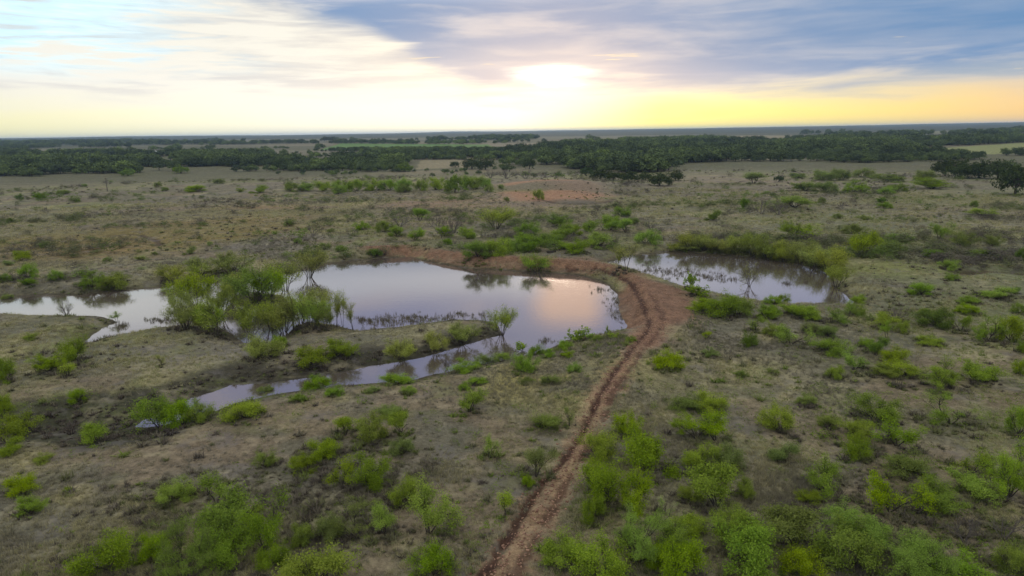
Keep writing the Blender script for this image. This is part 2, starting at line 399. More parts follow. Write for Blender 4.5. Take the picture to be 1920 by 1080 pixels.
# ------------------------------------------------------------------ ground: one sheet, fine in front, coarse elsewhere, out to the horizon
def build_ground():
    fine = np.radians(np.arange(-42, 42.001, 0.15)); rest = np.radians(np.arange(44, 316.1, 3.0))
    A = np.concatenate([fine, rest]); nA = len(A)
    Rr = [0.8, 3, 7, 12, 17, 21]
    r = 24.0
    while r < 14000:
        Rr.append(r); r *= 1.0068 if r < 600 else (1.012 if r < 2500 else 1.03)
    Rr = np.array(Rr); nR = len(Rr)
    RR, AA = np.meshgrid(Rr, A, indexing='ij')
    X = (RR*np.sin(AA)).ravel(); Y = (RR*np.cos(AA)).ravel()
    d = water_dist(X, Y); Z = height(X, Y, d)
    i, j = np.meshgrid(np.arange(nR-1), np.arange(nA), indexing='ij'); j2 = (j+1) % nA
    quads = np.stack([(i*nA+j).ravel(), (i*nA+j2).ravel(), ((i+1)*nA+j2).ravel(), ((i+1)*nA+j).ravel()], 1)[:, ::-1]
    o = mesh_obj('ground', np.stack([X, Y, Z], 1), quads, [M['ground']], smooth=True)
    tag(o, kind='structure')
    R = np.hypot(X, Y)
    def C(*c): return np.array(c)[None, :]
    def mixc(a, b, t): return a + (b-a)*np.clip(t, 0, 1)[:, None]
    n1 = fbm(X/26, Y/26, 71, 4); n2 = fbm(X/6, Y/6, 81, 4); n3 = fbm(X/70, Y/50, 91, 3)
    c = np.repeat(C(.250,.228,.145), len(X), 0)
    c = mixc(c, C(.215,.220,.095), smooth(-.05, .35, n1))
    c = mixc(c, C(.215,.190,.155), smooth(-.02, .35, fbm(X/19, Y/19, 101, 4)))
    c = mixc(c, C(.40,.345,.20), smooth(.05, .45, n2)*.7)
    c = mixc(c, C(.225,.175,.125), smooth(.16, .36, fbm(X/13, Y/13, 171, 4))*.85)
    c = mixc(c, C(.150,.140,.105), smooth(.12, .36, fbm(X/8, Y/5, 181, 4))*.75)
    right = smooth(5, 60, X - 0.15*Y)
    c = mixc(c, C(.185,.20,.105), right*.65*smooth(-.3, .3, n3))
    wm = np.ones(len(X))
    # straw coloured sward between creek and track
    def blob(px, py, rx, ry):
        q = flat([(px, py), (px+rx, py), (px, py-ry)], .9); ex = abs(q[1,0]-q[0,0]); ey = abs(q[2,1]-q[0,1])
        return np.exp(-((X-q[0,0])/ex)**2 - ((Y-q[0,1])/ey)**2)
    c = mixc(c, C(.40,.345,.135), blob(980, 715, 230, 42)*.95*smooth(-.5, .2, n2))
    c = mixc(c, C(.36,.31,.18), blob(1360, 690, 130, 35)*.6)
    c = mixc(c, C(.215,.165,.062), smooth(.25, .75, patch_brown(X, Y) + .25*n1)*.95)
    c = mixc(c, C(.30,.20,.105), blob(470, 395, 130, 14)*.85)
    c = mixc(c, C(.33,.22,.13), blob(170, 470, 90, 14)*.6)
    c = mixc(c, C(.33,.205,.145), blob(860, 385, 170, 16)*.75)
    mo = smooth(.3, .7, patch_mound(X, Y)); c = mixc(c, C(.37,.205,.130), mo); wm = wm*(1-.85*mo)
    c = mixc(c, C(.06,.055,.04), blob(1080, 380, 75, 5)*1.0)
    c = mixc(c, C(.30,.235,.180), blob(1400, 345, 200, 22)*.7)
    c = mixc(c, C(.30,.245,.150), blob(1800, 375, 130, 22)*.7)
    c = mixc(c, C(.22,.165,.115), blob(400, 820, 70, 26)*.7)
    c = mixc(c, C(.215,.190,.165), blob(420, 660, 260, 30)*.7)
    c = mixc(c, C(.24,.25,.085), blob(1660, 505, 120, 16)*.8)
    # far land: rough pasture, fields, woodland floor
    far = smooth(380, 470, R)
    pl = smooth(170, 260, R)
    c = mixc(c, C(.185,.180,.085), pl*smooth(-.05, .35, fbm(X/45, Y/22, 141, 4))*.8)
    c = mixc(c, C(.195,.165,.130), pl*smooth(0, .35, fbm(X/60, Y/18, 151, 4))*.7)
    c = mixc(c, C(.13,.125,.075), far*.85)
    c = mixc(c, C(.235,.20,.135), far*smooth(.12, .3, fbm(X/340, Y/90, 111, 4)))
    c = mixc(c, C(.045,.060,.038), smooth(900, 2600, R)*.85)
    for poly, cc in FIELDS:
        q = far_flat(poly); m = seg_dist(X, Y, q) < 0; c[m] = cc
    # water margins: dark mud, then dark litter on the steep creek bank
    c = mixc(c, C(.062,.048,.036), smooth(1.2, .1, d + 0.6*n2))
    c = mixc(c, C(.105,.095,.060), smooth(4.0, 1.0, d + 2*n2)*.4)
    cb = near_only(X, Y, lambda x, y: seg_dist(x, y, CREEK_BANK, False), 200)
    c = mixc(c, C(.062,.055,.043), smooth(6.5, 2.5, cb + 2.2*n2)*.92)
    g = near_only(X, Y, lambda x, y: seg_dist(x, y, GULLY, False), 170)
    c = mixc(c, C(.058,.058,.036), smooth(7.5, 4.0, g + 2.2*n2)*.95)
    # red soil
    red = C(.225,.130,.090)
    b = near_only(X, Y, lambda x, y: seg_dist(x, y, BARE), 260); k = smooth(2.8, -1.4, b + 3.0*n2)
    c = mixc(c, red, k); wm = wm*(1-.9*k)
    b = near_only(X, Y, lambda x, y: seg_dist(x, y, FARSHORE), 300); k = smooth(2.0, -2.0, b + 5.0*n2 + 3*n1)*smooth(.2, 1.2, d)*.85
    c = mixc(c, C(.235,.145,.10), k); wm = wm*(1-.7*k)
    tr = near_only(X, Y, lambda x, y: seg_dist(x, y, TRACK, False), 300); k = smooth(2.1, .4, tr + 0.9*n2 + 0.3*n1 + 1.0*fbm(X/.8, Y/.8, 131, 3))*(.62 + .38*smooth(-.3, .3, fbm(X/1.5, Y/1.5, 161, 3)))
    tan = smooth(75, 40, R)[:, None]
    c = mixc(c, C(.26,.15,.10)*(1-tan) + C(.36,.24,.155)*tan, k); wm = wm*(1-.85*k)
    ru = near_only(X, Y, lambda x, y: seg_dist(x, y, RUT, False), 200); n4 = fbm(X/.8, Y/.8, 131, 3)
    c = mixc(c, C(.085,.045,.034), smooth(.50, .12, ru + .35*n4))
    ru2 = near_only(X, Y, lambda x, y: seg_dist(x, y, RUT2, False), 200)
    c = mixc(c, C(.12,.066,.048), smooth(.5, .1, ru2 + .5*n4 + .3*n2)*.85)
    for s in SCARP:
        sd = near_only(X, Y, lambda x, y, s=s: seg_dist(x, y, s, False)); c = mixc(c, C(.085,.058,.042), smooth(1.6, .4, sd + 1.2*n2)*.9)  # exposed scarp soil, darkened to hold the overhang shade in its colour
    c = c*np.array([.96,.965,.85])
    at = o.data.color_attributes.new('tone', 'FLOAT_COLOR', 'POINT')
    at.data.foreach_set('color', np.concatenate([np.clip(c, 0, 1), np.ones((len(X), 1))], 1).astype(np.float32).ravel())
    a2 = o.data.attributes.new('roughness_mask', 'FLOAT', 'POINT'); a2.data.foreach_set('value', (wm*smooth(900, 300, R)).astype(np.float32))
FIELDS = [([(600,282),(935,284),(915,272),(640,270)], (.12,.215,.050)), ([(1716,282),(1950,268),(1950,288),(1840,293),(1745,293)], (.27,.28,.12)),
          ([(1340,264),(1565,260),(1560,254),(1345,255)], (.26,.22,.14)), ([(60,291),(700,292),(690,283),(60,281)], (.19,.17,.12)),
          ([(780,318),(885,315),(875,302),(790,302)], (.28,.235,.15)), ([(60,304),(200,304),(190,297),(80,297)], (.17,.18,.10)),
          ([(1600,256),(1900,248),(1900,243),(1620,249)], (.20,.19,.12)), ([(420,268),(900,262),(900,258),(420,262)], (.17,.16,.11)), ([(1010,262),(1320,257),(1320,252),(1010,257)], (.16,.15,.10))]
build_ground()

def build_water(name, poly):
    """a level sheet a little larger than the pond: the banks rise through it"""
    lo, hi = poly.min(0)-3, poly.max(0)+3; st = 0.8
    xs = np.arange(lo[0], hi[0]+st, st); ys = np.arange(lo[1], hi[1]+st, st)
    XX, YY = np.meshgrid(xs, ys, indexing='ij'); d = seg_dist(XX.ravel(), YY.ravel(), poly).reshape(XX.shape)
    k = d < 1.6; cell = k[:-1, :-1] | k[1:, :-1] | k[:-1, 1:] | k[1:, 1:]
    ny = len(ys); i, j = np.nonzero(cell)
    q = np.stack([i*ny+j, (i+1)*ny+j, (i+1)*ny+j+1, i*ny+j+1], 1)
    used, inv = np.unique(q, return_inverse=True)
    V = np.stack([XX.ravel()[used], YY.ravel()[used], np.zeros(len(used))], 1)
    return tag(mesh_obj(name, V, inv.reshape(q.shape), [M['water']]), kind='structure')
build_water('pond', POND_A); build_water('pond', POND_B)

# ------------------------------------------------------------------ plant builders
class Tubes:
    def __init__(s): s.v = []; s.f = []; s.n = 0
    def add(s, pts, r0, r1, sides=4):
        pts = np.asarray(pts, float); m = len(pts); d = np.gradient(pts, axis=0); d /= np.linalg.norm(d, axis=1)[:, None] + 1e-9
        up = np.where(np.abs(d[:, 2:3]) > .9, np.array([[1., 0, 0]]), np.array([[0, 0, 1.]]))
        u = np.cross(d, up); u /= np.linalg.norm(u, axis=1)[:, None] + 1e-9; w = np.cross(d, u)
        a = np.arange(sides)*2*math.pi/sides; r = np.linspace(r0, r1, m)[:, None, None]
        ring = pts[:, None, :] + r*(np.cos(a)[None, :, None]*u[:, None, :] + np.sin(a)[None, :, None]*w[:, None, :])
        s.v.append(ring.reshape(-1, 3))
        i, j = np.meshgrid(np.arange(m-1), np.arange(sides), indexing='ij'); j2 = (j+1) % sides
        s.f.append(np.stack([s.n+i*sides+j, s.n+i*sides+j2, s.n+(i+1)*sides+j2, s.n+(i+1)*sides+j], -1).reshape(-1, 4)); s.n += m*sides
    def get(s): return np.concatenate(s.v), np.concatenate(s.f)
def grow(rng, p, d, L, r, lvl, spec, tubes, tips, wob=.12):
    """one branch and its children; spec = per level (children, spread, length ratio)"""
    m = 5 if lvl == 0 else 4
    pts = [p]; dd = d.copy()
    for i in range(m-1):
        dd = dd + rng.normal(0, wob, 3) + np.array([0, 0, spec['lift']]); dd /= np.linalg.norm(dd)
        q = pts[-1] + dd*L/(m-1)
        if q[2] < 0.05: q[2] = 0.05
        pts.append(q)
    last = lvl >= len(spec['kids'])
    tubes.add(pts, r, r*(.35 if last else .6), 5 if lvl == 0 else (4 if lvl == 1 else 3))
    if lvl >= spec.get('leaf_from', 99) or last:
        for q in pts[1:]: tips.append((q, dd))
    if last: return
    n, spread, ratio = spec['kids'][lvl]
    n = max(1, n + int(rng.integers(-1, 2)))
    for k in range(n):
        i = m-1 if k == 0 else int(rng.integers(max(1, m-3), m))
        a = rng.uniform(0, 2*math.pi); t = spread*rng.uniform(.6, 1.3)
        ref = np.cross(dd, [0.3, 0.2, 1.0]); ref /= np.linalg.norm(ref)+1e-9; bi = np.cross(dd, ref)
        nd = dd*math.cos(t) + (ref*math.cos(a)+bi*math.sin(a))*math.sin(t)
        grow(rng, pts[i], nd, L*ratio*rng.uniform(.7, 1.2), r*.55, lvl+1, spec, tubes, tips, wob)
def leaves(rng, tips, per, sig, size, aspect=.5, droop=0.0):
    T = np.array([t[0] for t in tips]); D = np.array([t[1] for t in tips]); n = len(T)
    c = np.repeat(T, per, 0) + rng.normal(0, sig, (n*per, 3))*np.array([1, 1, .8]); c[:, 2] = np.maximum(c[:, 2] - droop*rng.random(n*per), .04)
    k = len(c)
    cen = c.mean(0); ow = c - cen; ow /= np.linalg.norm(ow, axis=1)[:, None] + 1e-9
    nn = rng.normal(0, .62, (k, 3)) + ow*.55 + np.array([0, 0, .75]); nn /= np.linalg.norm(nn, axis=1)[:, None]
    a = rng.normal(0, 1, (k, 3)) + np.repeat(D, per, 0)*.9; a -= nn*np.sum(a*nn, 1)[:, None]; a /= np.linalg.norm(a, axis=1)[:, None] + 1e-9
    b = np.cross(nn, a)
    s = (size*rng.uniform(.55, 1.45, k))[:, None]
    V = np.stack([c - a*s, c + b*s*aspect, c + a*s, c - b*s*aspect], 1).reshape(-1, 3)
    Fq = np.arange(k*4).reshape(-1, 4)
    clump = np.repeat(np.clip(rng.normal(.5, .22, n), 0, 1), per)
    zr = c[:, 2]/max(c[:, 2].max(), .1)
    v = np.clip(clump*.75 + rng.uniform(-.18, .35, k), 0, 1)
    return V, Fq, v
class Kind:
    """a plant variant: unit-sized stems and crown meshes (unit height, unit width) sharing data between copies"""
    def __init__(s, name, tubes, lv, bark, leaf, stem_name='trunk', crown_name='crown'):
        tv, tf = tubes.get(); s.stem_name, s.crown_name = stem_name, crown_name
        allv = tv if lv is None else np.concatenate([tv, lv[0]])
        W = np.percentile(np.abs(allv[:, :2]), 98)*2.0; H = np.percentile(allv[:, 2], 99.5)
        sc_ = np.array([1/W, 1/W, 1/H]); s.aspect = W/H
        tv = tv*sc_; tv[:, 2] -= 0.012
        s.stem = mesh_data(name+'_stem', tv, tf, [M[bark]], True); s.leaf = leaf
        s.crowns = {}; s.lv = None
        if lv is not None: s.lv = (lv[0]*sc_, lv[1], lv[2])
        s.tv, s.tf, s.bark, s.name = tv, tf, bark, name; s.single = {}
    def crown(s, mat):
        if mat not in s.crowns:
            me = mesh_data(s.name+'_'+mat, s.lv[0], s.lv[1], [M[mat]])
            me.attributes.new('v', 'FLOAT', 'FACE').data.foreach_set('value', s.lv[2].astype(np.float32)); s.crowns[mat] = me
        return s.crowns[mat]
    def joined(s, mat):
        if mat not in s.single:
            if s.lv is None: s.single[mat] = s.stem
            else:
                n = len(s.tv); me = mesh_data(s.name+'_whole_'+mat, np.concatenate([s.tv, s.lv[0]]), [s.tf, s.lv[1]+n], [M[s.bark], M[mat]],
                                              mat_index=np.concatenate([np.zeros(len(s.tf)), np.ones(len(s.lv[1]))]))
                me.attributes.new('v', 'FLOAT', 'FACE').data.foreach_set('value', np.concatenate([np.zeros(len(s.tf)), s.lv[2]]).astype(np.float32))
                s.single[mat] = me
        return s.single[mat]
def dirv(tilt, a): return np.array([math.sin(tilt)*math.cos(a), math.sin(tilt)*math.sin(a), math.cos(tilt)])
def make_mesquite(i, bushy=False, small=False, big=False):
    rng = np.random.default_rng(100+i+(50 if bushy else 0)+(90 if small else 0)+(170 if big else 0)); tb, tips = Tubes(), []
    n = int(rng.integers(3, 6)) if not bushy else int(rng.integers(7, 11))
    if small: n = int(rng.integers(1, 3))
    f = 1.9 if big else 1.0
    spec = {'kids': [(4, .62, .66), (4, .60, .66), (3, .6, .62)] + ([(3, .55, .62)] if big else []), 'lift': .05, 'leaf_from': 3 if big else 2}
    for k in range(n):
        a = k*2*math.pi/n + rng.uniform(-.5, .5); t = rng.uniform(.25, .8) if not bushy else rng.uniform(.25, 1.2)
        if small: t *= .5
        grow(rng, np.array([.08*math.cos(a), .08*math.sin(a), 0.]), dirv(t, a), rng.uniform(.75, 1.5)*(.8 if bushy else 1)*f, (.05 if not bushy else .036)*f, 0, spec, tb, tips)
    T = np.array([t[0] for t in tips]); ext = np.abs(T).max(0); keep = np.ones(len(T), bool)
    for _ in range(16 if big else 9):                       # gaps in the crown
        h = T[rng.integers(len(T))]; keep &= np.linalg.norm((T-h), axis=1) > rng.uniform(.22, .42)*(1.25 if big else 1)
    tips = [t for t, q in zip(tips, keep) if q]
    cap = 2600 if big else 850
    if len(tips) > cap: tips = [tips[j] for j in rng.choice(len(tips), cap, False)]
    return Kind('mesquite', tb, leaves(rng, tips, 10 if big else 14, .18, .047, .5, .05), 'bark', 'leaf_yellow', 'stem', 'foliage')
def make_willow(i, slender=False, thicket=False):
    rng = np.random.default_rng(300+i+(40 if slender else 0)); tb, tips = Tubes(), []
    n = int(rng.integers(7, 12)) if not slender else int(rng.integers(2, 4))
    spec = {'kids': [(5, .50, .60), (4, .62, .60)], 'lift': .035, 'leaf_from': 0 if thicket else 1}
    for k in range(n):
        a = k*2*math.pi/n + rng.uniform(-.6, .6); t = rng.uniform(.1, .72) if not slender else rng.uniform(.03, .2)
        grow(rng, np.array([.25*math.cos(a), .25*math.sin(a), 0.])*(1 if not slender else .5), dirv(t, a), rng.uniform(1.9, 2.6)*(1.2 if slender else 1), .05, 0, spec, tb, tips, .09)
    if thicket: tips += [(np.array([rng.normal(0, .7), rng.normal(0, .7), rng.uniform(.1, .8)]), np.array([0, 0, 1.])) for _ in range(50)]
    if len(tips) > 1100: tips = [tips[j] for j in rng.choice(len(tips), 1100, False)]
    return Kind('willow', tb, leaves(rng, tips, 9 if thicket else 15 if not slender else 14, .22, .075, .38, .12), 'bark', 'leaf_willow', 'trunk', 'crown')
def make_bare(i):
    rng = np.random.default_rng(500+i); tb, tips = Tubes(), []
    n = int(rng.integers(5, 8)); spec = {'kids': [(4, .5, .68), (4, .55, .62), (3, .5, .6)], 'lift': .05}
    for k in range(n):
        a = k*2*math.pi/n + rng.uniform(-.5, .5)
        grow(rng, np.array([.06*math.cos(a), .06*math.sin(a), 0.]), dirv(rng.uniform(.2, .85), a), rng.uniform(.9, 1.3), .04, 0, spec, tb, tips)
    keep = [tips[j] for j in rng.choice(len(tips), min(260, len(tips)), False)]
    return Kind('bare_shrub', tb, leaves(rng, keep, 2, .08, .05, .4), 'bark_grey', 'leaf_dull', 'stem', 'foliage')
def make_oak(i):
    rng = np.random.default_rng(700+i); tb, tips = Tubes(), []
    spec = {'kids': [(5, .75, .75), (3, .6, .7)], 'lift': .03, 'leaf_from': 9}
    for k in range(2): grow(rng, np.array([.1*k, 0, 0.]), dirv(rng.uniform(.05, .35), rng.uniform(0, 6.3)), 2.2, .25, 0, spec, tb, [])
    m = 46; th = rng.uniform(0, 2*math.pi, m); ph = rng.uniform(-.25, 1, m); q = np.sqrt(np.clip(1-ph**2, 0, 1))
    c = np.stack([3.6*q*np.cos(th), 3.6*q*np.sin(th), 2.3+2.4*ph], 1)*rng.uniform(.62, 1.0, (m, 1)); c[:, 2] = np.maximum(c[:, 2], .75)
    for cc in c:
        for _ in range(9): tips.append((cc + rng.normal(0, .55, 3)*np.array([1, 1, .75]), np.array([0, 0, .6])))
    return Kind('oak', tb, leaves(rng, tips, 9, .22, .19, .6), 'bark', 'leaf_oak', 'trunk', 'crown')
def make_herb(i):
    rng = np.random.default_rng(900+i); tb, tips = Tubes(), []
    spec = {'kids': [(4, .7, .6)], 'lift': .04, 'leaf_from': 1}
    for k in range(6):
        a = k*1.05 + rng.uniform(-.4, .4); grow(rng, np.zeros(3), dirv(rng.uniform(.15, .8), a), rng.uniform(.8, 1.2), .02, 0, spec, tb, tips)
    return Kind('broadleaf', tb, leaves(rng, tips, 7, .10, .095, .62), 'bark', 'leaf_green', 'stem', 'foliage')
KINDS = {'m': [make_mesquite(i) for i in range(7)], 'b': [make_mesquite(i, True) for i in range(6)], 'M': [make_mesquite(i, big=True) for i in range(4)], 'B': [make_mesquite(i, True, big=True) for i in range(4)], 's': [make_mesquite(i, small=True) for i in range(3)],
         'w': [make_willow(i) for i in range(6)], 't': [make_willow(i, True) for i in range(4)], 'h': [make_willow(20+i, thicket=True) for i in range(4)], 'd': [make_bare(i) for i in range(4)],
         'o': [make_oak(i) for i in range(4)], 'p': [make_herb(i) for i in range(3)]}
# kind letter -> object name, plain words, category
WORDS = {'m': ('mesquite_tree', 'open-stemmed mesquite', 'mesquite'), 'b': ('mesquite_bush', 'bushy mesquite', 'bush'), 's': ('mesquite_sapling', 'slim mesquite sapling', 'sapling'),
         'w': ('willow', 'feathery many-stemmed willow', 'willow'), 'h': ('willow_thicket', 'low dense willow thicket', 'willow'), 't': ('slender_willow', 'tall slender willow', 'willow'), 'd': ('bare_shrub', 'nearly bare twiggy shrub', 'shrub'),
         'o': ('oak_tree', 'dark evergreen oak', 'oak'), 'p': ('leafy_weed', 'broad-leaved weed', 'plant')}
TINT = {'y': ('leaf_yellow', 'yellow-green'), 'g': ('leaf_green', 'fresh green'), 'u': ('leaf_dull', 'dull grey-green'), 'v': ('leaf_willow', 'olive'), 'e': ('leaf_deep', 'deep green'),
        'o': ('leaf_oak', 'blackish green'), 'n': ('leaf_brown', 'brownish grey')}

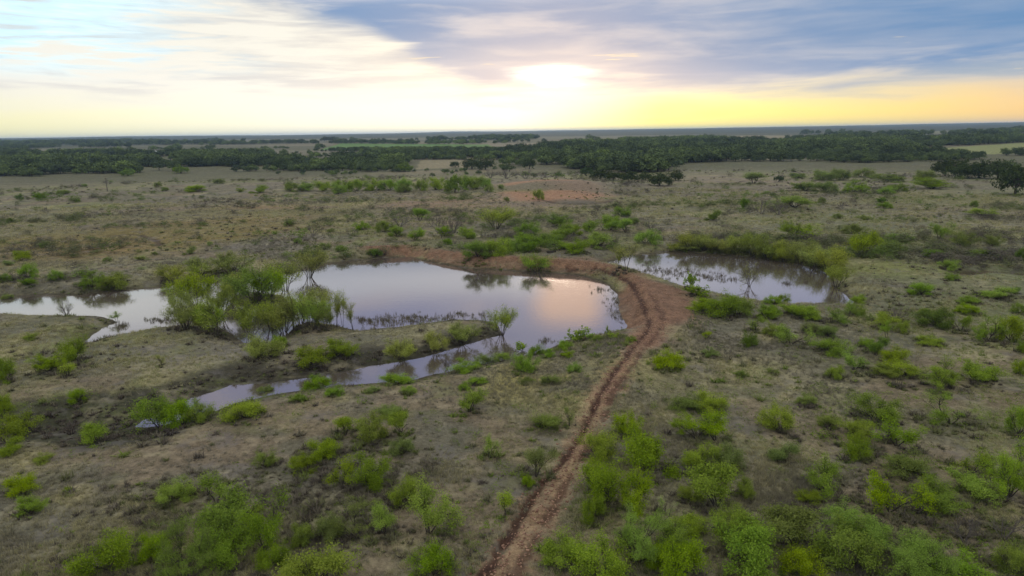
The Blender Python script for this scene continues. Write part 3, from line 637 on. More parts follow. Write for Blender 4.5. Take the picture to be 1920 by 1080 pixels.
# every plant the photograph lets one pick out: base x, base y, width, height in 1920 px units, kind + tint, own label
PLANTS = [
# bottom left
(25,818,75,46,'by'),(18,850,52,30,'by'),(175,831,53,42,'bg'),(81,865,33,15,'by'),(36,923,55,35,'by'),(53,962,50,36,'by'),(130,921,18,10,'by'),(324,935,66,42,'by'),
(406,940,44,58,'sy','slim pale yellow-green mesquite rising behind the big green thicket, bottom left'),(212,1068,100,76,'my'),
(345,1082,150,112,'bg','biggest dense green mesquite of the thicket at the bottom left'),(436,1002,115,90,'bg'),(497,1034,98,104,'mg','green mesquite with dark trunk at the right end of the bottom left thicket'),(415,1060,90,70,'bg'),(300,1040,60,50,'bg'),
(300,802,66,64,'by','yellow-green bush at the left tip of the creek, standing over the water'),(345,797,60,52,'bg'),(378,790,42,40,'bg'),(460,783,72,36,'by'),(148,753,34,28,'bg','small round green bush alone on the left meadow'),
(140,673,52,44,'mg','green mesquite with visible stems beside the pond inlet on the left'),(92,697,72,42,'by','low wide yellow-green bush left of the inlet mesquite'),(128,706,30,28,'sy'),(10,715,42,46,'bg'),(57,637,25,14,'by'),(5,778,34,42,'by'),(303,686,20,22,'sv'),
(18,560,22,10,'bu'),(220,604,22,22,'sg','little green sapling on the tip of the left spit'),(125,593,28,34,'dv','bare fan-shaped willow shrub at the water edge of the left spit'),
# foreground left of the track
(559,752,30,16,'by'),(500,876,36,36,'bu'),(647,816,52,42,'my'),(697,823,56,54,'by'),(752,812,40,44,'my'),(615,853,66,38,'by'),(570,880,44,32,'by'),(640,910,66,64,'my'),
(697,912,64,62,'bg','bright green compact bush in the middle of the left foreground'),(757,850,46,32,'bu'),(735,776,50,18,'bu'),(880,772,48,50,'my'),(918,858,34,46,'sy'),(765,945,50,56,'my'),
(803,1000,98,108,'my','bright yellow-green mesquite with a leaning dark trunk, left of the near track'),(668,1008,122,72,'mu','wide dull mesquite with fanned grey stems in the left foreground'),(615,1010,52,46,'bu'),(722,1003,62,62,'my'),(574,1020,46,46,'bg'),(505,1062,62,52,'bg'),
(593,1088,112,78,'by'),(815,1077,76,62,'bg','green bush at the bottom edge just left of the track'),(847,1076,32,46,'dn','bare dark twig fork beside the bush left of the track'),(948,967,30,50,'sy'),(480,960,30,14,'by'),
# track side and foreground right
(1177,818,56,46,'by'),(1130,858,70,60,'by','round yellow-green bush crowding the right edge of the track'),(1215,882,98,82,'by'),(1135,942,98,88,'my'),(1190,957,92,82,'my'),(1115,977,46,50,'by'),(1187,1052,132,122,'mg'),
(1045,1048,86,56,'by'),(1130,1088,112,78,'by'),(1020,800,56,36,'mu'),(1067,799,26,36,'su'),(1005,894,62,64,'mu'),(988,912,26,22,'bg'),(1343,950,88,88,'my'),(1305,822,100,52,'my'),(1340,825,82,56,'my'),
(1312,874,62,50,'by'),(1362,880,62,52,'bu'),(1290,766,52,28,'bu'),(1325,763,62,26,'by'),(1394,932,36,40,'by'),(1300,938,52,30,'by'),(1297,992,62,36,'by'),(1380,1022,132,82,'bg'),(1405,1064,122,92,'bg'),
(1262,1032,72,62,'by'),(1280,1084,92,78,'bg'),(1222,1052,62,42,'by'),(1245,688,62,34,'by'),(1462,807,64,50,'by'),(1641,788,72,52,'bg'),(1681,836,88,68,'mg'),(1781,794,112,62,'mg','wide green mesquite alone on the slope at the right'),
(1910,816,42,58,'bg'),(1556,800,42,25,'bu'),(1610,816,56,36,'by'),(1598,859,54,46,'by'),(1465,861,52,36,'bu'),(1540,918,88,70,'my'),(1700,886,72,46,'bu'),(1667,959,98,78,'my'),(1745,946,88,56,'by'),
(1822,886,82,56,'mg'),(1893,932,112,112,'by','tall bright yellow-green bush at the right edge of the foreground'),(1830,926,82,46,'by'),(1808,1018,62,66,'dn','open bare grey shrub in the lower right corner, left of its twin'),(1882,1012,78,62,'dn','open bare grey shrub nearest the lower right corner'),
(1490,1020,98,78,'mu'),(1520,940,42,26,'by'),(1615,1022,132,78,'bg'),(1600,1068,122,92,'bg'),(1725,1084,142,88,'bg'),(1500,1078,72,56,'by'),(1790,1092,102,46,'bg'),(1900,1075,60,55,'bg'),
# right of the small pond
(1729,553,46,26,'bg'),(1781,504,34,20,'by'),(1781,525,28,14,'bg'),(1865,556,60,21,'by'),(1815,568,42,15,'bg'),(1904,550,14,14,'be'),(1576,607,58,38,'mg'),(1448,586,24,16,'bg'),(1912,588,24,22,'bg'),
(1568,538,42,44,'wv','yellowish willow at the right-hand tip of the small pond'),(1679,600,38,28,'dn'),(1654,613,46,30,'my'),(1662,635,26,36,'sg'),(1693,624,24,24,'by'),(1754,611,58,40,'be'),(1801,621,36,36,'mg'),(1820,588,42,17,'bg'),
(1850,641,68,54,'my'),(1896,639,54,50,'by'),(1483,645,64,40,'my'),(1523,625,36,22,'bu'),(1554,631,38,24,'bu'),(1560,659,64,31,'by'),(1621,648,32,16,'bg'),(1643,661,38,32,'be'),(1604,691,58,44,'mg'),
(1676,678,48,31,'by'),(1740,645,48,15,'by'),(1654,703,48,20,'by'),(1695,704,62,30,'by'),(1765,726,92,58,'by'),(1832,714,68,42,'mg'),(1671,722,20,16,'dn'),(1698,728,26,13,'dn'),(1568,709,32,26,'bg'),
(1912,701,24,32,'by'),(1915,660,24,22,'bg'),(1518,758,38,21,'bu'),(1450,700,20,10,'bu'),(1735,592,26,16,'bg'),(1630,600,18,12,'bu'),
# round the small pond
(1174,508,46,52,'tv','slim tree with open crown at the left tip of the small pond'),(1160,505,22,40,'tv','thin sapling leaning beside the slim pond-tip tree'),(1405,538,48,48,'dv','round half-bare willow standing in the small pond'),
(1295,543,26,32,'pg','tall leafy weed on the near bank of the small pond'),(1307,554,46,25,'pg'),(1319,584,58,27,'bg'),(1355,593,58,47,'bg'),(1384,591,48,37,'bg'),(1435,596,42,27,'bg'),(1452,570,32,17,'bg'),(1467,568,28,20,'bg'),(1494,591,52,24,'bg'),(1515,597,52,27,'bg'),
(1604,591,32,27,'bg'),(1610,571,28,20,'by'),(1414,620,40,32,'sy'),(1401,650,34,28,'be','compact dark green bush below the small pond'),(1456,629,42,24,'by'),(1325,635,16,15,'sy'),(1390,706,22,13,'bu'),(1331,668,26,16,'bu'),
(1268,467,30,14,'wv'),(1282,470,30,14,'hv'),(1292,466,40,31,'wv'),(1306,469,30,18,'hv'),(1320,469,40,34,'wv'),(1334,472,30,22,'hv'),(1350,472,42,26,'wv'),(1364,475,30,14,'hv'),(1380,475,42,34,'wv'),(1394,478,30,18,'hv'),(1410,479,44,46,'wv'),(1424,482,30,22,'hv'),(1440,484,46,34,'wv'),(1454,487,30,14,'hv'),(1470,489,46,40,'wv'),(1484,492,30,18,'hv'),(1500,494,46,46,'wv'),(1514,497,30,22,'hv'),(1530,502,52,42,'wv'),(1544,505,30,14,'hv'),(1556,510,54,52,'wv'),(1570,513,30,18,'hv'),(1618,480,54,48,'wy','bright green ball-shaped tree right of the small pond'),(1490,448,62,40,'mg'),(1517,449,46,30,'mg'),(1337,413,28,20,'be'),(1395,391,20,20,'be'),(1427,401,46,30,'dn'),(1460,403,40,28,'dn'),(1490,389,72,21,'bg'),(1543,381,15,12,'bu'),
(1580,391,18,17,'dn'),(1653,381,16,12,'be'),(1660,391,28,12,'bg'),(1843,404,42,15,'bg'),(1827,388,14,12,'be'),(1760,448,46,33,'mg'),(1800,461,50,28,'bu'),(1673,474,52,26,'bu'),(1690,451,42,13,'bg'),(1600,438,42,19,'bu'),(1717,434,16,13,'dn'),
(1753,483,36,16,'be'),(1847,483,54,16,'be'),(1913,488,22,26,'be'),(1860,461,32,21,'bu'),(1703,494,8,10,'dn'),(1413,344,42,21,'mu'),(1460,341,16,13,'oo'),(1493,334,32,9,'bu'),(1540,338,44,20,'bu'),(1580,338,44,22,'bu'),(1615,332,40,18,'bu'),
(1510,358,44,19,'bu'),(1550,360,44,20,'bu'),(1600,361,62,23,'bg'),(1663,364,30,15,'bg'),(1683,358,32,15,'bg'),(1747,354,70,22,'bg'),(1740,338,42,20,'bu'),(1667,341,52,11,'bu'),(1570,410,20,10,'bu'),(1620,412,18,9,'bu'),
# behind the large pond
(703,481,28,16,'be'),(897,481,54,36,'bg','dense dark-based green bush at the left end of the row behind the red shore'),(930,478,58,38,'bg'),(955,474,48,32,'bg'),(993,471,48,31,'bg'),(980,460,44,28,'bg'),(1083,474,48,31,'bg'),(1030,461,48,28,'bg'),(1055,468,30,18,'bg'),
(1007,511,54,38,'wy','yellow-green ball-shaped willow on the far shore of the large pond'),(778,451,32,27,'mg'),(835,444,28,22,'bg'),(840,459,22,13,'bg'),(877,448,30,24,'bg'),(822,437,42,38,'dn','brown leafless willow thicket behind the large pond, left half'),(852,437,40,36,'dn','brown leafless willow thicket behind the large pond, right half'),
(930,430,58,42,'wv','tall round olive tree above the bushes behind the large pond'),(750,426,52,31,'du'),(787,414,30,24,'mg'),(720,435,32,22,'bg'),(677,431,26,16,'bg'),(660,441,32,13,'dn'),(745,443,32,21,'bg'),(990,441,48,28,'bg'),(1047,425,62,28,'bg'),(1050,447,58,29,'bg'),(1120,462,52,32,'bg'),
(1107,434,32,24,'bg'),(1143,432,38,30,'bg'),(1173,436,42,27,'mg'),(1153,454,26,19,'du'),(1210,456,50,28,'bg'),(1220,431,30,20,'du'),(1010,375,24,20,'by'),(1167,406,30,20,'bg'),(965,428,30,18,'du'),(1075,440,36,20,'bg'),(905,446,30,20,'du'),(1190,420,26,14,'bu'),
(645,359,32,22,'bg'),(670,358,34,22,'bg'),(700,357,34,22,'bg'),(730,357,34,21,'bg'),(760,359,36,26,'bg'),(790,357,32,22,'bg'),(818,356,34,24,'by'),(853,361,30,32,'oe','dark round tree in the green belt beyond the plain'),(875,355,32,26,'bg'),(893,354,30,25,'bg'),(908,353,26,20,'bg'),(838,360,18,14,'by'),(760,361,24,16,'bu'),
(916,360,18,14,'bu'),(940,355,12,10,'bu'),(950,378,12,9,'bu'),
# willow clump in the large pond and its peninsula
(325,528,44,34,'wv'),(375,518,52,38,'wv'),(433,513,58,42,'wv'),(580,521,58,54,'wv','olive willow with dark legs standing in the water at the back of the clump'),(536,547,60,60,'wv'),(478,570,80,76,'we','dense dark green willow in the middle of the pond clump'),(440,561,42,50,'wv'),(505,560,60,60,'wg'),(455,548,50,48,'wg'),(415,600,56,66,'wy'),(510,618,52,58,'wy'),(350,560,44,48,'wv'),(612,600,40,60,'tv'),(588,618,50,62,'wy'),(565,606,46,60,'wy'),(608,618,36,50,'wv'),(395,622,52,56,'wy'),(345,596,46,54,'wv'),
(330,575,32,44,'tg','pale slim willow at the left edge of the pond clump'),(370,574,58,72,'wy'),(347,615,54,52,'wv'),(405,632,58,70,'tv','willow with a thick dark forked trunk at the front left of the clump'),(385,617,54,48,'wv'),(470,632,54,68,'wy'),(489,672,64,48,'mv','fan-stemmed shrub in front of the pond clump'),
(528,650,32,24,'bg'),(532,624,62,62,'wv'),(552,622,44,82,'tv'),(578,612,46,74,'tv'),(597,614,42,64,'tv'),(620,616,28,70,'tv'),(632,616,28,72,'tv'),(643,616,24,66,'tv'),(662,619,34,54,'tv','lone slim willow at the right end of the pond clump'),(680,612,12,20,'dn'),(730,607,13,18,'dn'),
(580,683,58,37,'by'),(633,668,58,37,'by'),(603,728,52,28,'bg'),(625,739,36,15,'bg'),(745,719,52,23,'bg'),(767,736,30,13,'bg'),(755,675,48,42,'wv','dull willow nearest the clump on the creek bank spit'),(816,661,42,44,'wv','dull willow second along the creek bank spit'),(866,645,50,42,'wv','dull willow third along the creek bank spit'),
(940,631,48,56,'wy','bright rounded small tree at the tip of the creek spit'),(916,618,28,36,'du','dark leaning shrub left of the bright tree on the spit tip'),(838,694,22,28,'dn'),(907,683,42,20,'bu'),(871,697,48,20,'bg'),(943,678,30,20,'bg'),(979,660,26,22,'pg'),(1004,667,32,24,'bg'),(982,698,50,37,'bg'),(1027,669,24,16,'bg'),
(1057,656,30,20,'bg'),(1063,668,24,13,'bg'),(1080,642,36,32,'pg','leafy bright weed on the near shore of the large pond, left one'),(1098,637,26,24,'pg','leafy bright weed on the near shore of the large pond, right one'),(1138,628,8,19,'sg'),(1074,697,28,20,'bg'),(1032,719,32,21,'bu'),(988,716,28,11,'bu'),(896,719,30,13,'bg'),(871,730,22,15,'bg'),(1182,639,22,9,'bg'),(1150,634,30,9,'bg'),(1120,636,30,10,'bg'),
(500,735,26,12,'bu'),(700,735,26,12,'bu'),
# left plain
(587,443,34,27,'du','dark open-branched tree alone on the left plain'),(543,424,18,11,'bu'),(483,433,13,9,'du'),(558,456,15,11,'bu'),(515,440,14,8,'bu'),(357,476,24,15,'bu'),(393,461,13,9,'bu'),(83,464,17,12,'be'),(40,488,30,19,'by'),(13,498,18,11,'bu'),(110,526,26,22,'bg'),(53,521,32,29,'bg'),(55,534,27,15,'bg'),(10,528,28,16,'bg'),
(173,538,64,32,'bg'),(217,539,54,30,'by'),(37,374,14,11,'be'),(72,373,28,13,'be'),(123,364,26,9,'bg'),(142,379,15,8,'be'),(20,418,14,10,'be'),(147,406,16,9,'bu'),(297,351,13,10,'bu'),(370,359,42,11,'bg'),(410,344,22,9,'bu'),(533,346,28,13,'du'),(487,361,32,13,'bg'),(545,358,34,17,'bg'),(575,358,34,18,'bg'),(605,358,34,18,'bg'),(633,364,26,22,'bg'),
(312,358,14,8,'bu'),(200,490,16,9,'bu'),(265,488,18,10,'bu'),(290,478,12,7,'bu'),(610,465,20,12,'bu'),(640,470,18,10,'bu'),(620,436,16,9,'bu'),(450,360,18,8,'bu'),(160,350,12,6,'bu'),
# oaks that stand apart from the woods
(1903,365,62,54,'oo','big dark oak at the right edge beyond the plain'),(1870,336,50,36,'oo'),(1835,334,50,34,'oo'),(1800,334,50,34,'oo'),(1772,330,40,32,'oo'),(1237,348,40,24,'oo'),(1267,339,26,20,'oo'),(1180,341,32,20,'oo'),(1125,336,34,18,'oo'),(1150,338,30,17,'oo'),(1210,338,26,16,'oo'),(992,317,22,20,'oo'),
(885,317,32,21,'oo'),(910,318,32,22,'oo'),(853,314,18,11,'oo'),(693,306,30,18,'oo'),(730,310,26,18,'oo'),(760,322,26,16,'oe'),(1100,330,30,16,'oo'),(525,318,30,18,'oo'),(120,318,36,22,'oo'),(60,322,36,24,'oo'),(190,322,30,20,'oo'),(340,325,26,14,'oe'),(240,330,26,14,'oe'),
(950,335,40,18,'dn'),(985,335,40,18,'dn'),(1015,336,34,16,'dn'),(920,334,30,16,'dn'),
]
def ordinal(n):
    w = ['', 'first', 'second', 'third', 'fourth', 'fifth', 'sixth', 'seventh', 'eighth', 'ninth', 'tenth', 'eleventh', 'twelfth']
    return w[n] if n < len(w) else '%d%s' % (n, {1: 'st', 2: 'nd', 3: 'rd'}.get(n % 10 if n % 100 not in (11, 12, 13) else 0, 'th'))
def where(x, y):
    left = x < 1230 - (y-640)*0.62 if y > 640 else x < 1170
    if y > 1000: return 'at the bottom edge left of the track' if left else ('at the bottom edge right of the track' if x < 1440 else 'in the bottom right scrub')
    if y > 860: return ('in the far left foreground' if x < 480 else 'in the foreground left of the track') if left else ('in the foreground right of the track' if x < 1440 else 'in the right-hand foreground')
    if y > 740: return ('near the creek\'s left end' if x < 480 else 'between creek and track') if left else ('beside the middle of the track' if x < 1440 else 'on the lower right slope')
    if y > 600: return ('on the left meadow' if x < 330 else 'around the willow clump peninsula' if x < 700 else 'along the creek\'s right half' if x < 960 else 'on the large pond\'s near shore') if x < 1200 else \
                       ('below the small pond' if x < 1440 else 'lower right of the small pond' if x < 1640 else 'on the mid right slope')
    if y > 500: return 'on the left pond arm\'s far bank' if x < 290 else 'in the pond\'s willow clump' if x < 720 else 'on the large pond\'s shore' if x < 1130 else 'around the small pond' if x < 1640 else 'right of the small pond'
    if y > 440: return 'on the left plain above the pond' if x < 650 else 'behind the large pond\'s red shore' if x < 1240 else 'on the small pond\'s far shore' if x < 1600 else 'behind the small pond at right'
    if y > 395: return 'on the middle of the left plain' if x < 640 else 'in the scrub behind the large pond' if x < 1260 else 'on the right plain beyond the small pond'
    if y > 347: return 'on the far left plain' if x < 530 else 'in the green belt beyond the plain' if x < 925 else 'near the red mound' if x < 1300 else 'on the far right plain'
    return 'before the left woods' if x < 640 else 'before the middle woods' if x < 1300 else 'before the right woods'
def plant_all():
    n = len(PLANTS); A = np.array([p[:4] for p in PLANTS], float)
    X, Y, Z, D = place(A[:, 0], A[:, 1])
    dep = np.arctan2(CAM_Z - Z, np.hypot(X, Y)); S = D/F
    Wm = A[:, 2]*S; Hm = np.maximum((A[:, 3]*S - 0.30*Wm*np.sin(dep))/np.cos(dep), 0.42*Wm*np.where(A[:, 3] < .4*A[:, 2], .7, 1))
    Hm[(A[:, 1] > 455) & (A[:, 1] < 512) & (A[:, 0] > 880) & (A[:, 0] < 1130)] *= .9
    global PLANTED; PLANTED = (X, Y, Wm)
    size = []
    for i, p in enumerate(PLANTS): size.append('small' if Wm[i] < 2.2 else 'large' if Wm[i] > 4.6 else 'mid-sized')
    keys = {}
    for i, p in enumerate(PLANTS):
        if len(p) < 6: keys.setdefault((p[4], size[i] if p[4][0] in 'bm' else '', where(p[0], p[1])), []).append(i)
    labels = {}
    for (kt, sz, wh), ids in keys.items():
        ids.sort(key=lambda i: PLANTS[i][0]); w = WORDS[kt[0]][1]; t = TINT[kt[1]][1]
        for r, i in enumerate(ids):
            head = ' '.join(q for q in (sz, t if not (kt[0] == 'o' and kt[1] == 'o') and kt != 'dn' else '', w) if q)
            labels[i] = head + ' ' + wh + ('' if len(ids) == 1 else (', %s from left' % ordinal(r+1)))
    for i, p in enumerate(PLANTS):
        k, t = p[4]; pool = KINDS[k.upper() if k in 'mb' and Wm[i] > 3.9 and p[2] > 60 else k]; var = pool[(i*5 + i//7) % len(pool)]; mat = TINT[t][0]; name, _, cat = WORDS[k]
        rz = (i*2.399) % 6.283; sx = Wm[i]*(1.22 if k in 'wt' else .84 if pool is KINDS['B'] or pool is KINDS['M'] else 1.08); sz = Hm[i]*1.04
        lab = p[5] if len(p) > 5 else labels[i]
        if max(p[2], p[3]) < 21:
            o = bpy.data.objects.new(name, var.joined(mat)); col.objects.link(o)
        else:
            o = bpy.data.objects.new(name, None); col.objects.link(o); o.empty_display_size = .2
            s = bpy.data.objects.new(var.stem_name, var.stem); col.objects.link(s); s.parent = o
            c = bpy.data.objects.new(var.crown_name, var.crown(mat)); col.objects.link(c); c.parent = o
        o.location = (X[i], Y[i], max(Z[i], -0.25) - .02); o.rotation_euler = (0, 0, rz); o.scale = (sx, sx, sz)
        tag(o, lab, cat, {'m': 'mesquites scattered over the pasture', 'b': 'bushy mesquites scattered over the pasture', 's': 'mesquite saplings', 'w': 'willows along the water', 'h': 'willow thickets on the small pond bank', 't': 'slender willows in the pond clump', 'd': 'bare shrubs', 'o': 'oaks apart from the woods', 'p': 'leafy weeds on the pond banks'}[k])
plant_all()

# ------------------------------------------------------------------ scattered stuff (one object each, instances on points)
def scatter(name, X, Y, Z, rot, scl, idx, tint, sources, label, cat):
    me = bpy.data.meshes.new(name+'_points'); me.vertices.add(len(X)); me.vertices.foreach_set('co', np.stack([X, Y, Z], 1).astype(np.float32).ravel())
    for an, typ, val in (('rot', 'FLOAT', rot), ('idx', 'INT', idx), ('tint', 'FLOAT', tint)):
        me.attributes.new(an, typ, 'POINT').data.foreach_set('value', np.asarray(val, np.int32 if typ == 'INT' else np.float32))
    me.attributes.new('scl', 'FLOAT_VECTOR', 'POINT').data.foreach_set('vector', np.asarray(scl, np.float32).ravel())
    o = bpy.data.objects.new(name, me); col.objects.link(o)
    ng = bpy.data.node_groups.new(name, 'GeometryNodeTree')
    ng.interface.new_socket('Geometry', in_out='INPUT', socket_type='NodeSocketGeometry'); ng.interface.new_socket('Geometry', in_out='OUTPUT', socket_type='NodeSocketGeometry')
    N, L = ng.nodes, ng.links
    gi = N.new('NodeGroupInput'); go = N.new('NodeGroupOutput'); ip = N.new('GeometryNodeInstanceOnPoints'); gg = N.new('GeometryNodeGeometryToInstance')
    for m in reversed(sources):
        so = bpy.data.objects.new(name+'_piece', m); oi = N.new('GeometryNodeObjectInfo'); oi.inputs['Object'].default_value = so
        oi.inputs['As Instance'].default_value = True
        L.new(oi.outputs['Geometry'], gg.inputs[0])
    def at(n_, t):
        a = N.new('GeometryNodeInputNamedAttribute'); a.data_type = t; a.inputs['Name'].default_value = n_; return a.outputs['Attribute']
    cx = N.new('ShaderNodeCombineXYZ'); L.new(at('rot', 'FLOAT'), cx.inputs[2])
    L.new(gi.outputs[0], ip.inputs['Points']); L.new(gg.outputs[0], ip.inputs['Instance']); ip.inputs['Pick Instance'].default_value = True
    L.new(at('idx', 'INT'), ip.inputs['Instance Index']); L.new(cx.outputs[0], ip.inputs['Rotation']); L.new(at('scl', 'FLOAT_VECTOR'), ip.inputs['Scale'])
    L.new(ip.outputs[0], go.inputs[0])
    md = o.modifiers.new('scatter', 'NODES'); md.node_group = ng
    return tag(o, label, cat, kind='stuff')
def tuft_material(name, cols):
    m, nt, out = new_mat(name)
    c = ramp(attr('tint', 'INSTANCER'), [(i/(len(cols)-1), q) for i, q in enumerate(cols)])
    c = scale_col(c, 0.75 + attr('v')*0.5)
    d = node('ShaderNodeBsdfDiffuse'); nlink(c, d.inputs[0]); t = node('ShaderNodeBsdfTranslucent'); nlink(c, t.inputs[0])
    mx = node('ShaderNodeMixShader'); mx.inputs[0].default_value = .3
    nt.links.new(d.outputs[0], mx.inputs[1]); nt.links.new(t.outputs[0], mx.inputs[2]); nt.links.new(mx.outputs[0], out.inputs[0])
    return m
def tuft_mesh(i, blades, mat, width=.022, lean=.9):
    rng = np.random.default_rng(1300+i); V = []; Fc = []
    for b in range(blades):
        a = rng.uniform(0, 6.283); base = np.array([rng.normal(0, .16), rng.normal(0, .16), -.02]); t = rng.uniform(.2, lean); L_ = rng.uniform(.5, 1.0)
        d = dirv(t, a); side = np.array([-math.sin(a), math.cos(a), 0])*width*rng.uniform(.7, 1.6)
        V += [base-side, base+side, base+d*L_]; Fc.append((3*b, 3*b+1, 3*b+2))
    me = mesh_data('tuft', np.array(V), np.array(Fc), [mat])
    me.attributes.new('v', 'FLOAT', 'FACE').data.foreach_set('value', rng.random(blades).astype(np.float32)); return me
def polar(n, r0, r1, a=42, p=1.0):
    R = r0*(r1/r0)**(RNG.random(n)**p); A = np.radians(RNG.uniform(-a, a, n)); return R*np.sin(A), R*np.cos(A), R
M['tuft'] = tuft_material('dry_grass', [(.225,.205,.15), (.31,.285,.175), (.43,.39,.205), (.28,.29,.115), (.185,.24,.06)])
M['weed'] = tuft_material('green_weed', [(.12,.10,.08), (.19,.165,.12), (.17,.18,.075), (.20,.25,.055), (.15,.22,.04)])

def dry_grass():
    X, Y, R = polar(230000, 30, 300)
    d = water_dist(X, Y); tr = near_only(X, Y, lambda x, y: seg_dist(x, y, TRACK, False), 300); ba = near_only(X, Y, lambda x, y: seg_dist(x, y, BARE), 260)
    dens = (.35 + .65*smooth(-.25, .35, fbm(X/9, Y/9, 201, 4)))*(1 - .75*smooth(.14, .34, fbm(X/13, Y/13, 171, 4)))*(1 - .7*smooth(.12, .36, fbm(X/8, Y/5, 181, 4)))*(1 - .7*smooth(.3, .8, patch_brown(X, Y)))
    mo = patch_mound(X, Y)
    for s_ in SCARP: dens = dens*smooth(1, 3.5, near_only(X, Y, lambda x, y: seg_dist(x, y, s_, False)))
    k = (d > .6) & (tr > 1.0 + .5*RNG.random(len(X))) & (ba > .5) & (mo < .25 + .3*RNG.random(len(X))) & (RNG.random(len(X)) < dens*(.12 + .88*smooth(3.5, 7, np.minimum(near_only(X, Y, lambda x, y: seg_dist(x, y, CREEK_BANK, False), 200), near_only(X, Y, lambda x, y: seg_dist(x, y, GULLY, False), 170)))))
    X, Y, d = X[k], Y[k], d[k]; Z = height(X, Y, d); n = len(X)
    h = RNG.uniform(.10, .30, n)*(1 + .5*smooth(0, .5, fbm(X/5, Y/5, 211, 3))); w = RNG.uniform(.28, .60, n); far = 1 + .012*np.maximum(np.hypot(X, Y)-60, 0); w = w*far; h = h*far**.6
    tint = np.clip(.30 + .50*fbm(X/6, Y/6, 81, 4) + .45*fbm(X/26, Y/26, 71, 4) + RNG.normal(0, .12, n) + .15*smooth(0, 50, X - .2*Y), 0, 1)
    scatter('dry_grass', X, Y, Z, RNG.uniform(0, 6.28, n), np.stack([w, w, h*1.3], 1), RNG.integers(0, 4, n), tint, [tuft_mesh(i, 16, M['tuft']) for i in range(4)],
            'short dry straw and grey grass covering the pasture', 'grass')
def low_weeds():
    X, Y, R = polar(42000, 32, 430)
    d = water_dist(X, Y); tr = near_only(X, Y, lambda x, y: seg_dist(x, y, TRACK, False), 300); ba = near_only(X, Y, lambda x, y: seg_dist(x, y, BARE), 260)
    g = near_only(X, Y, lambda x, y: seg_dist(x, y, GULLY, False), 170); cb = near_only(X, Y, lambda x, y: seg_dist(x, y, CREEK_BANK, False), 200)
    cl = fbm(X/(10+R*.03), Y/(10+R*.03), 231, 4)
    prob = .05 + .75*smooth(.08, .5, cl) + .8*smooth(6, 2, g) + .5*smooth(4, .5, cb) + .35*smooth(2.2, .6, d)
    k = (d > .35) & (tr > 1.3) & (ba > .8) & (RNG.random(len(X)) < prob)
    X, Y = X[k], Y[k]
    px_, py_, pw_ = PLANTED; m = np.hypot(px_, py_) < 150; rp = np.repeat(np.nonzero(m)[0], np.clip((pw_[m]**1.4*5).astype(int), 2, 70))   # tall grass and litter grow round each bush
    aa = RNG.uniform(0, 6.283, len(rp)); rr = pw_[rp]*.55*np.sqrt(RNG.random(len(rp)))
    qx, qy = px_[rp] + rr*np.cos(aa), py_[rp] + rr*np.sin(aa); qd = water_dist(qx, qy); kk = qd > .4
    X = np.concatenate([X, qx[kk]]); Y = np.concatenate([Y, qy[kk]]); d = water_dist(X, Y); R = np.hypot(X, Y)
    g = near_only(X, Y, lambda x, y: seg_dist(x, y, GULLY, False), 170); cb = near_only(X, Y, lambda x, y: seg_dist(x, y, CREEK_BANK, False), 200)
    Z = height(X, Y, d); n = len(X)
    w = RNG.uniform(.35, .9, n)*(.75 + R/420)*RNG.choice([.6, .8, 1, 1.5], n); h = w*RNG.uniform(.35, .7, n)
    tint = np.clip(.38 + .6*fbm(X/20, Y/20, 241, 3) + RNG.normal(0, .22, n) - .35*smooth(5, 2, np.minimum(g, cb)), 0, 1)
    scatter('low_weeds', X, Y, Z, RNG.uniform(0, 6.28, n), np.stack([w, w, h], 1), RNG.integers(0, 4, n), tint, [tuft_mesh(10+i, 34, M['weed'], .05, 1.2) for i in range(4)],
            'low brown and green weeds scattered through the pasture', 'weeds')
def distant_scrub():
    """low grey and olive brush on the far plain"""
    X, Y, R = polar(16000, 140, 430)
    d = water_dist(X, Y); cl = fbm(X/34, Y/16, 261, 4); mo = patch_mound(X, Y)
    k = (d > 1.5) & (mo < .4) & (RNG.random(len(X)) < .05 + .75*smooth(.08, .4, cl) + .35*smooth(0, 60, X)*smooth(-.1, .3, cl)); X, Y, d = X[k], Y[k], d[k]; n = len(X); src = []
    for i in range(4):
        rng = np.random.default_rng(1900+i); tips = [(np.array([rng.normal(0, .22), rng.normal(0, .22), rng.uniform(.2, .85)]), np.array([0, 0, 1.])) for _ in range(40)]
        lv = leaves(rng, tips, 7, .09, .055, .4); me = mesh_data('scrub', lv[0], lv[1], [M['scrub']]); me.attributes.new('v', 'FLOAT', 'FACE').data.foreach_set('value', lv[2].astype(np.float32)); src.append(me)
    w = RNG.uniform(.8, 2.8, n)*RNG.choice([.7, 1, 1, 1.7], n); h = w*RNG.uniform(.32, .65, n)
    tint = np.clip(.5 + .7*fbm(X/28, Y/20, 271, 3) + RNG.normal(0, .16, n), 0, 1)
    scatter('distant_scrub', X, Y, height(X, Y, d), RNG.uniform(0, 6.28, n), np.stack([w, w, h], 1), RNG.integers(0, 4, n), tint, src, 'low grey and olive brush spread over the far plain', 'scrub')
